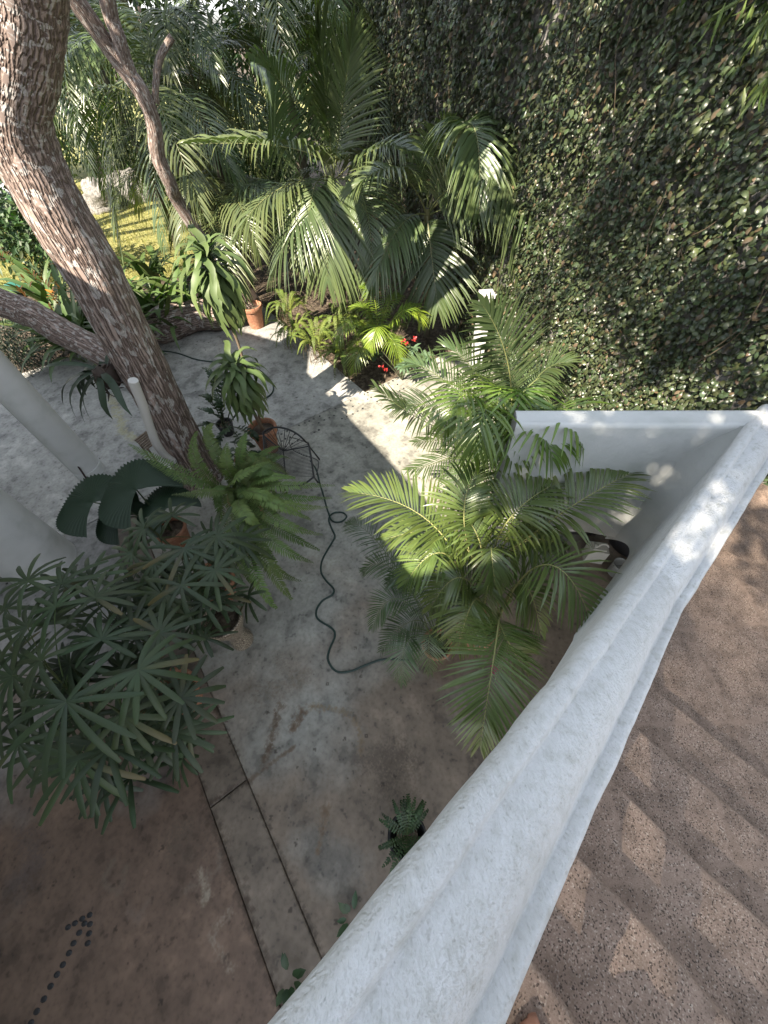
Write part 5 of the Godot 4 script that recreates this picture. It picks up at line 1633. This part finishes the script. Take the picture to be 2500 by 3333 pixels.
# one continuous body: tapered capsules joined with a smooth minimum, meshed as surface nets
func build_person():
	var base := Vector3(.388, 3.07, .588)
	var t := thing("person", "person standing barefoot on the steps in dark shirt and brown shorts", "person", base)
	var fwd := Vector3(-.3, 0, -.95).normalized()
	var rt := Vector3(-fwd.z, 0, fwd.x) * 1.0
	var skin := Color(.34, .17, .11)
	var shirt := Color(.03, .035, .05)
	var shorts := Color(.10, .06, .04)
	var hair := Color(.015, .012, .01)
	var up := Vector3.UP
	var b := []
	var hip := base + up * .88 - fwd * .04
	for sd: float in [-1.0, 1.0]:
		var ank := base + rt * (.085 * sd + .0) + up * .085 - fwd * (.03 if sd < 0 else .22)
		var toe := ank + fwd * .19 - up * .062 + rt * .015 * sd
		var knee := ank + up * .40 + fwd * .03
		b.append([ank - up * .045 - fwd * .05, ank + fwd * .1 - up * .05, .034, .034, skin])
		b.append([ank + fwd * .02, toe - fwd * .04, .042, .03, skin])
		for k in 5: b.append([toe + rt * (k - 2) * .017 - fwd * .03, toe + rt * (k - 2) * .019 + fwd * (.012 - .006 * absf(k - 2 + 1.5 * sd)), .014, .012, skin])
		b.append([ank, ank + up * .22, .038, .054, skin])
		b.append([ank + up * .22, knee, .056, .058, skin])
		b.append([knee, hip + rt * .09 * sd - up * .05, .066, .092, shorts])
		var sh := base + up * 1.40 + rt * .19 * sd - fwd * .02
		var el := sh - up * .20 + fwd * .12 + rt * .07 * sd
		var hand: Vector3 = EYE - Vector3(0, -.8, -.6) * .13 + rt * .085 * sd + up * .0
		b.append([sh, el, .056, .045, shirt])
		b.append([el, hand - (hand - el).normalized() * .06, .042, .027, skin])
		b.append([hand - (hand - el).normalized() * .05, hand, .03, .026, skin])
		for k in 4: b.append([hand, hand + (fwd * (.2 + k * .1) - rt * sd * .5 + up * (.4 - k * .2)).normalized() * [.055, .06, .056, .045][k], .011, .008, skin])
		b.append([hand - (hand - el).normalized() * .03, hand - rt * sd * .045 + up * .02, .013, .01, skin])
	b.append([hip - rt * .07, hip + rt * .07, .12, .12, shorts])
	b.append([hip + up * .08, base + up * 1.22, .125, .145, shirt])
	b.append([base + up * 1.30 - rt * .12, base + up * 1.30 + rt * .12, .105, .105, shirt])
	b.append([base + up * 1.38, base + up * 1.50 + fwd * .03, .055, .052, skin])
	var hd := base + up * 1.58 + fwd * .05
	b.append([hd - up * .03 + fwd * .02, hd + up * .03, .075, .088, skin])
	b.append([hd + fwd * .09 - up * .0, hd + fwd * .105 - up * .03, .012, .015, skin])
	b.append([hd + rt * .085, hd + rt * .088 - up * .03, .016, .013, skin])
	b.append([hd - rt * .085, hd - rt * .088 - up * .03, .016, .013, skin])
	b.append([hd + up * .045 - fwd * .03, hd - up * .01 - fwd * .045, .088, .082, hair])
	var cell := .014
	var lo := base - Vector3(.5, .06, .75)
	var nx := 72; var ny := 130; var nz := 82
	var fld := PackedFloat32Array(); fld.resize(nx * ny * nz); fld.fill(1.0)
	var own := PackedByteArray(); own.resize(nx * ny * nz)
	var near := PackedFloat32Array(); near.resize(nx * ny * nz); near.fill(1.0)
	for bi in b.size():
		var A: Vector3 = b[bi][0]; var B: Vector3 = b[bi][1]
		var ra: float = b[bi][2]; var rb: float = b[bi][3]
		var r := maxf(ra, rb) + .05
		var m0 := ((Vector3(minf(A.x, B.x), minf(A.y, B.y), minf(A.z, B.z)) - Vector3.ONE * r - lo) / cell).floor()
		var m1 := ((Vector3(maxf(A.x, B.x), maxf(A.y, B.y), maxf(A.z, B.z)) + Vector3.ONE * r - lo) / cell).ceil()
		var ab := B - A
		var ll := maxf(ab.length_squared(), 1e-9)
		var kk := .012 if r < .075 else .035
		for z in range(maxi(0, int(m0.z)), mini(nz - 1, int(m1.z)) + 1):
			for y in range(maxi(0, int(m0.y)), mini(ny - 1, int(m1.y)) + 1):
				for x in range(maxi(0, int(m0.x)), mini(nx - 1, int(m1.x)) + 1):
					var p := lo + Vector3(x, y, z) * cell - A
					var h := clampf(p.dot(ab) / ll, 0, 1)
					var d := (p - ab * h).length() - lerpf(ra, rb, h)
					var i := (z * ny + y) * nx + x
					if d < near[i]: near[i] = d; own[i] = bi
					var f := fld[i]
					var q := maxf(kk - absf(f - d), 0) / kk
					fld[i] = minf(f, d) - q * q * kk * .25
	var mb := MB.new(base)
	var idx := PackedInt32Array(); idx.resize(nx * ny * nz); idx.fill(-1)
	for z in nz - 1:
		for y in ny - 1:
			for x in nx - 1:
				var i := (z * ny + y) * nx + x
				var c := Vector3.ZERO
				var k := 0
				var f0 := fld[i]
				if f0 > .06: continue
				var sgn := 0
				for e in 8:
					if fld[i + (e & 1) + ((e >> 1) & 1) * nx + (e >> 2) * nx * ny] < 0: sgn += 1
				if sgn == 0 or sgn == 8: continue
				for e in [[0, 1], [2, 3], [4, 5], [6, 7], [0, 2], [1, 3], [4, 6], [5, 7], [0, 4], [1, 5], [2, 6], [3, 7]]:
					var a: int = e[0]; var g: int = e[1]
					var fa := fld[i + (a & 1) + ((a >> 1) & 1) * nx + (a >> 2) * nx * ny]
					var fg := fld[i + (g & 1) + ((g >> 1) & 1) * nx + (g >> 2) * nx * ny]
					if (fa < 0) != (fg < 0):
						c += Vector3(a & 1, (a >> 1) & 1, a >> 2).lerp(Vector3(g & 1, (g >> 1) & 1, g >> 2), fa / (fa - fg)); k += 1
				var nn := Vector3(fld[i + 1] - f0, fld[i + nx] - f0, fld[i + nx * ny] - f0)
				idx[i] = mb.vert(lo + (Vector3(x, y, z) + c / k) * cell, nn.normalized(), b[own[i]][4])
	for z in range(1, nz - 1):
		for y in range(1, ny - 1):
			for x in range(1, nx - 1):
				var i := (z * ny + y) * nx + x
				var s0 := fld[i] < 0
				for ax in 3:
					var st: int = [1, nx, nx * ny][ax]
					if s0 == (fld[i + st] < 0): continue
					var u: int = [nx, nx * ny, 1][ax]
					var w: int = [nx * ny, 1, nx][ax]
					var q := [idx[i], idx[i - u], idx[i - u - w], idx[i - w]]
					if q.min() >= 0: mb.quad(q[0], q[1], q[2], q[3])
	part(t, "body", mb.mesh(), M.paint)
	# the phone in the hands
	var ph := MB.new(base)
	ph.box(EYE + Vector3(0, .8, .6) * .04, Vector3(.035, 0, 0), Vector3(0, .6, -.8) * .07, Vector3(0, .8, .6) * .004, Color(.02, .02, .02))
	var pt := thing("phone", "black phone held over the parapet by the standing person", "phone", base)
	part(pt, "case", ph.mesh(), M.black)
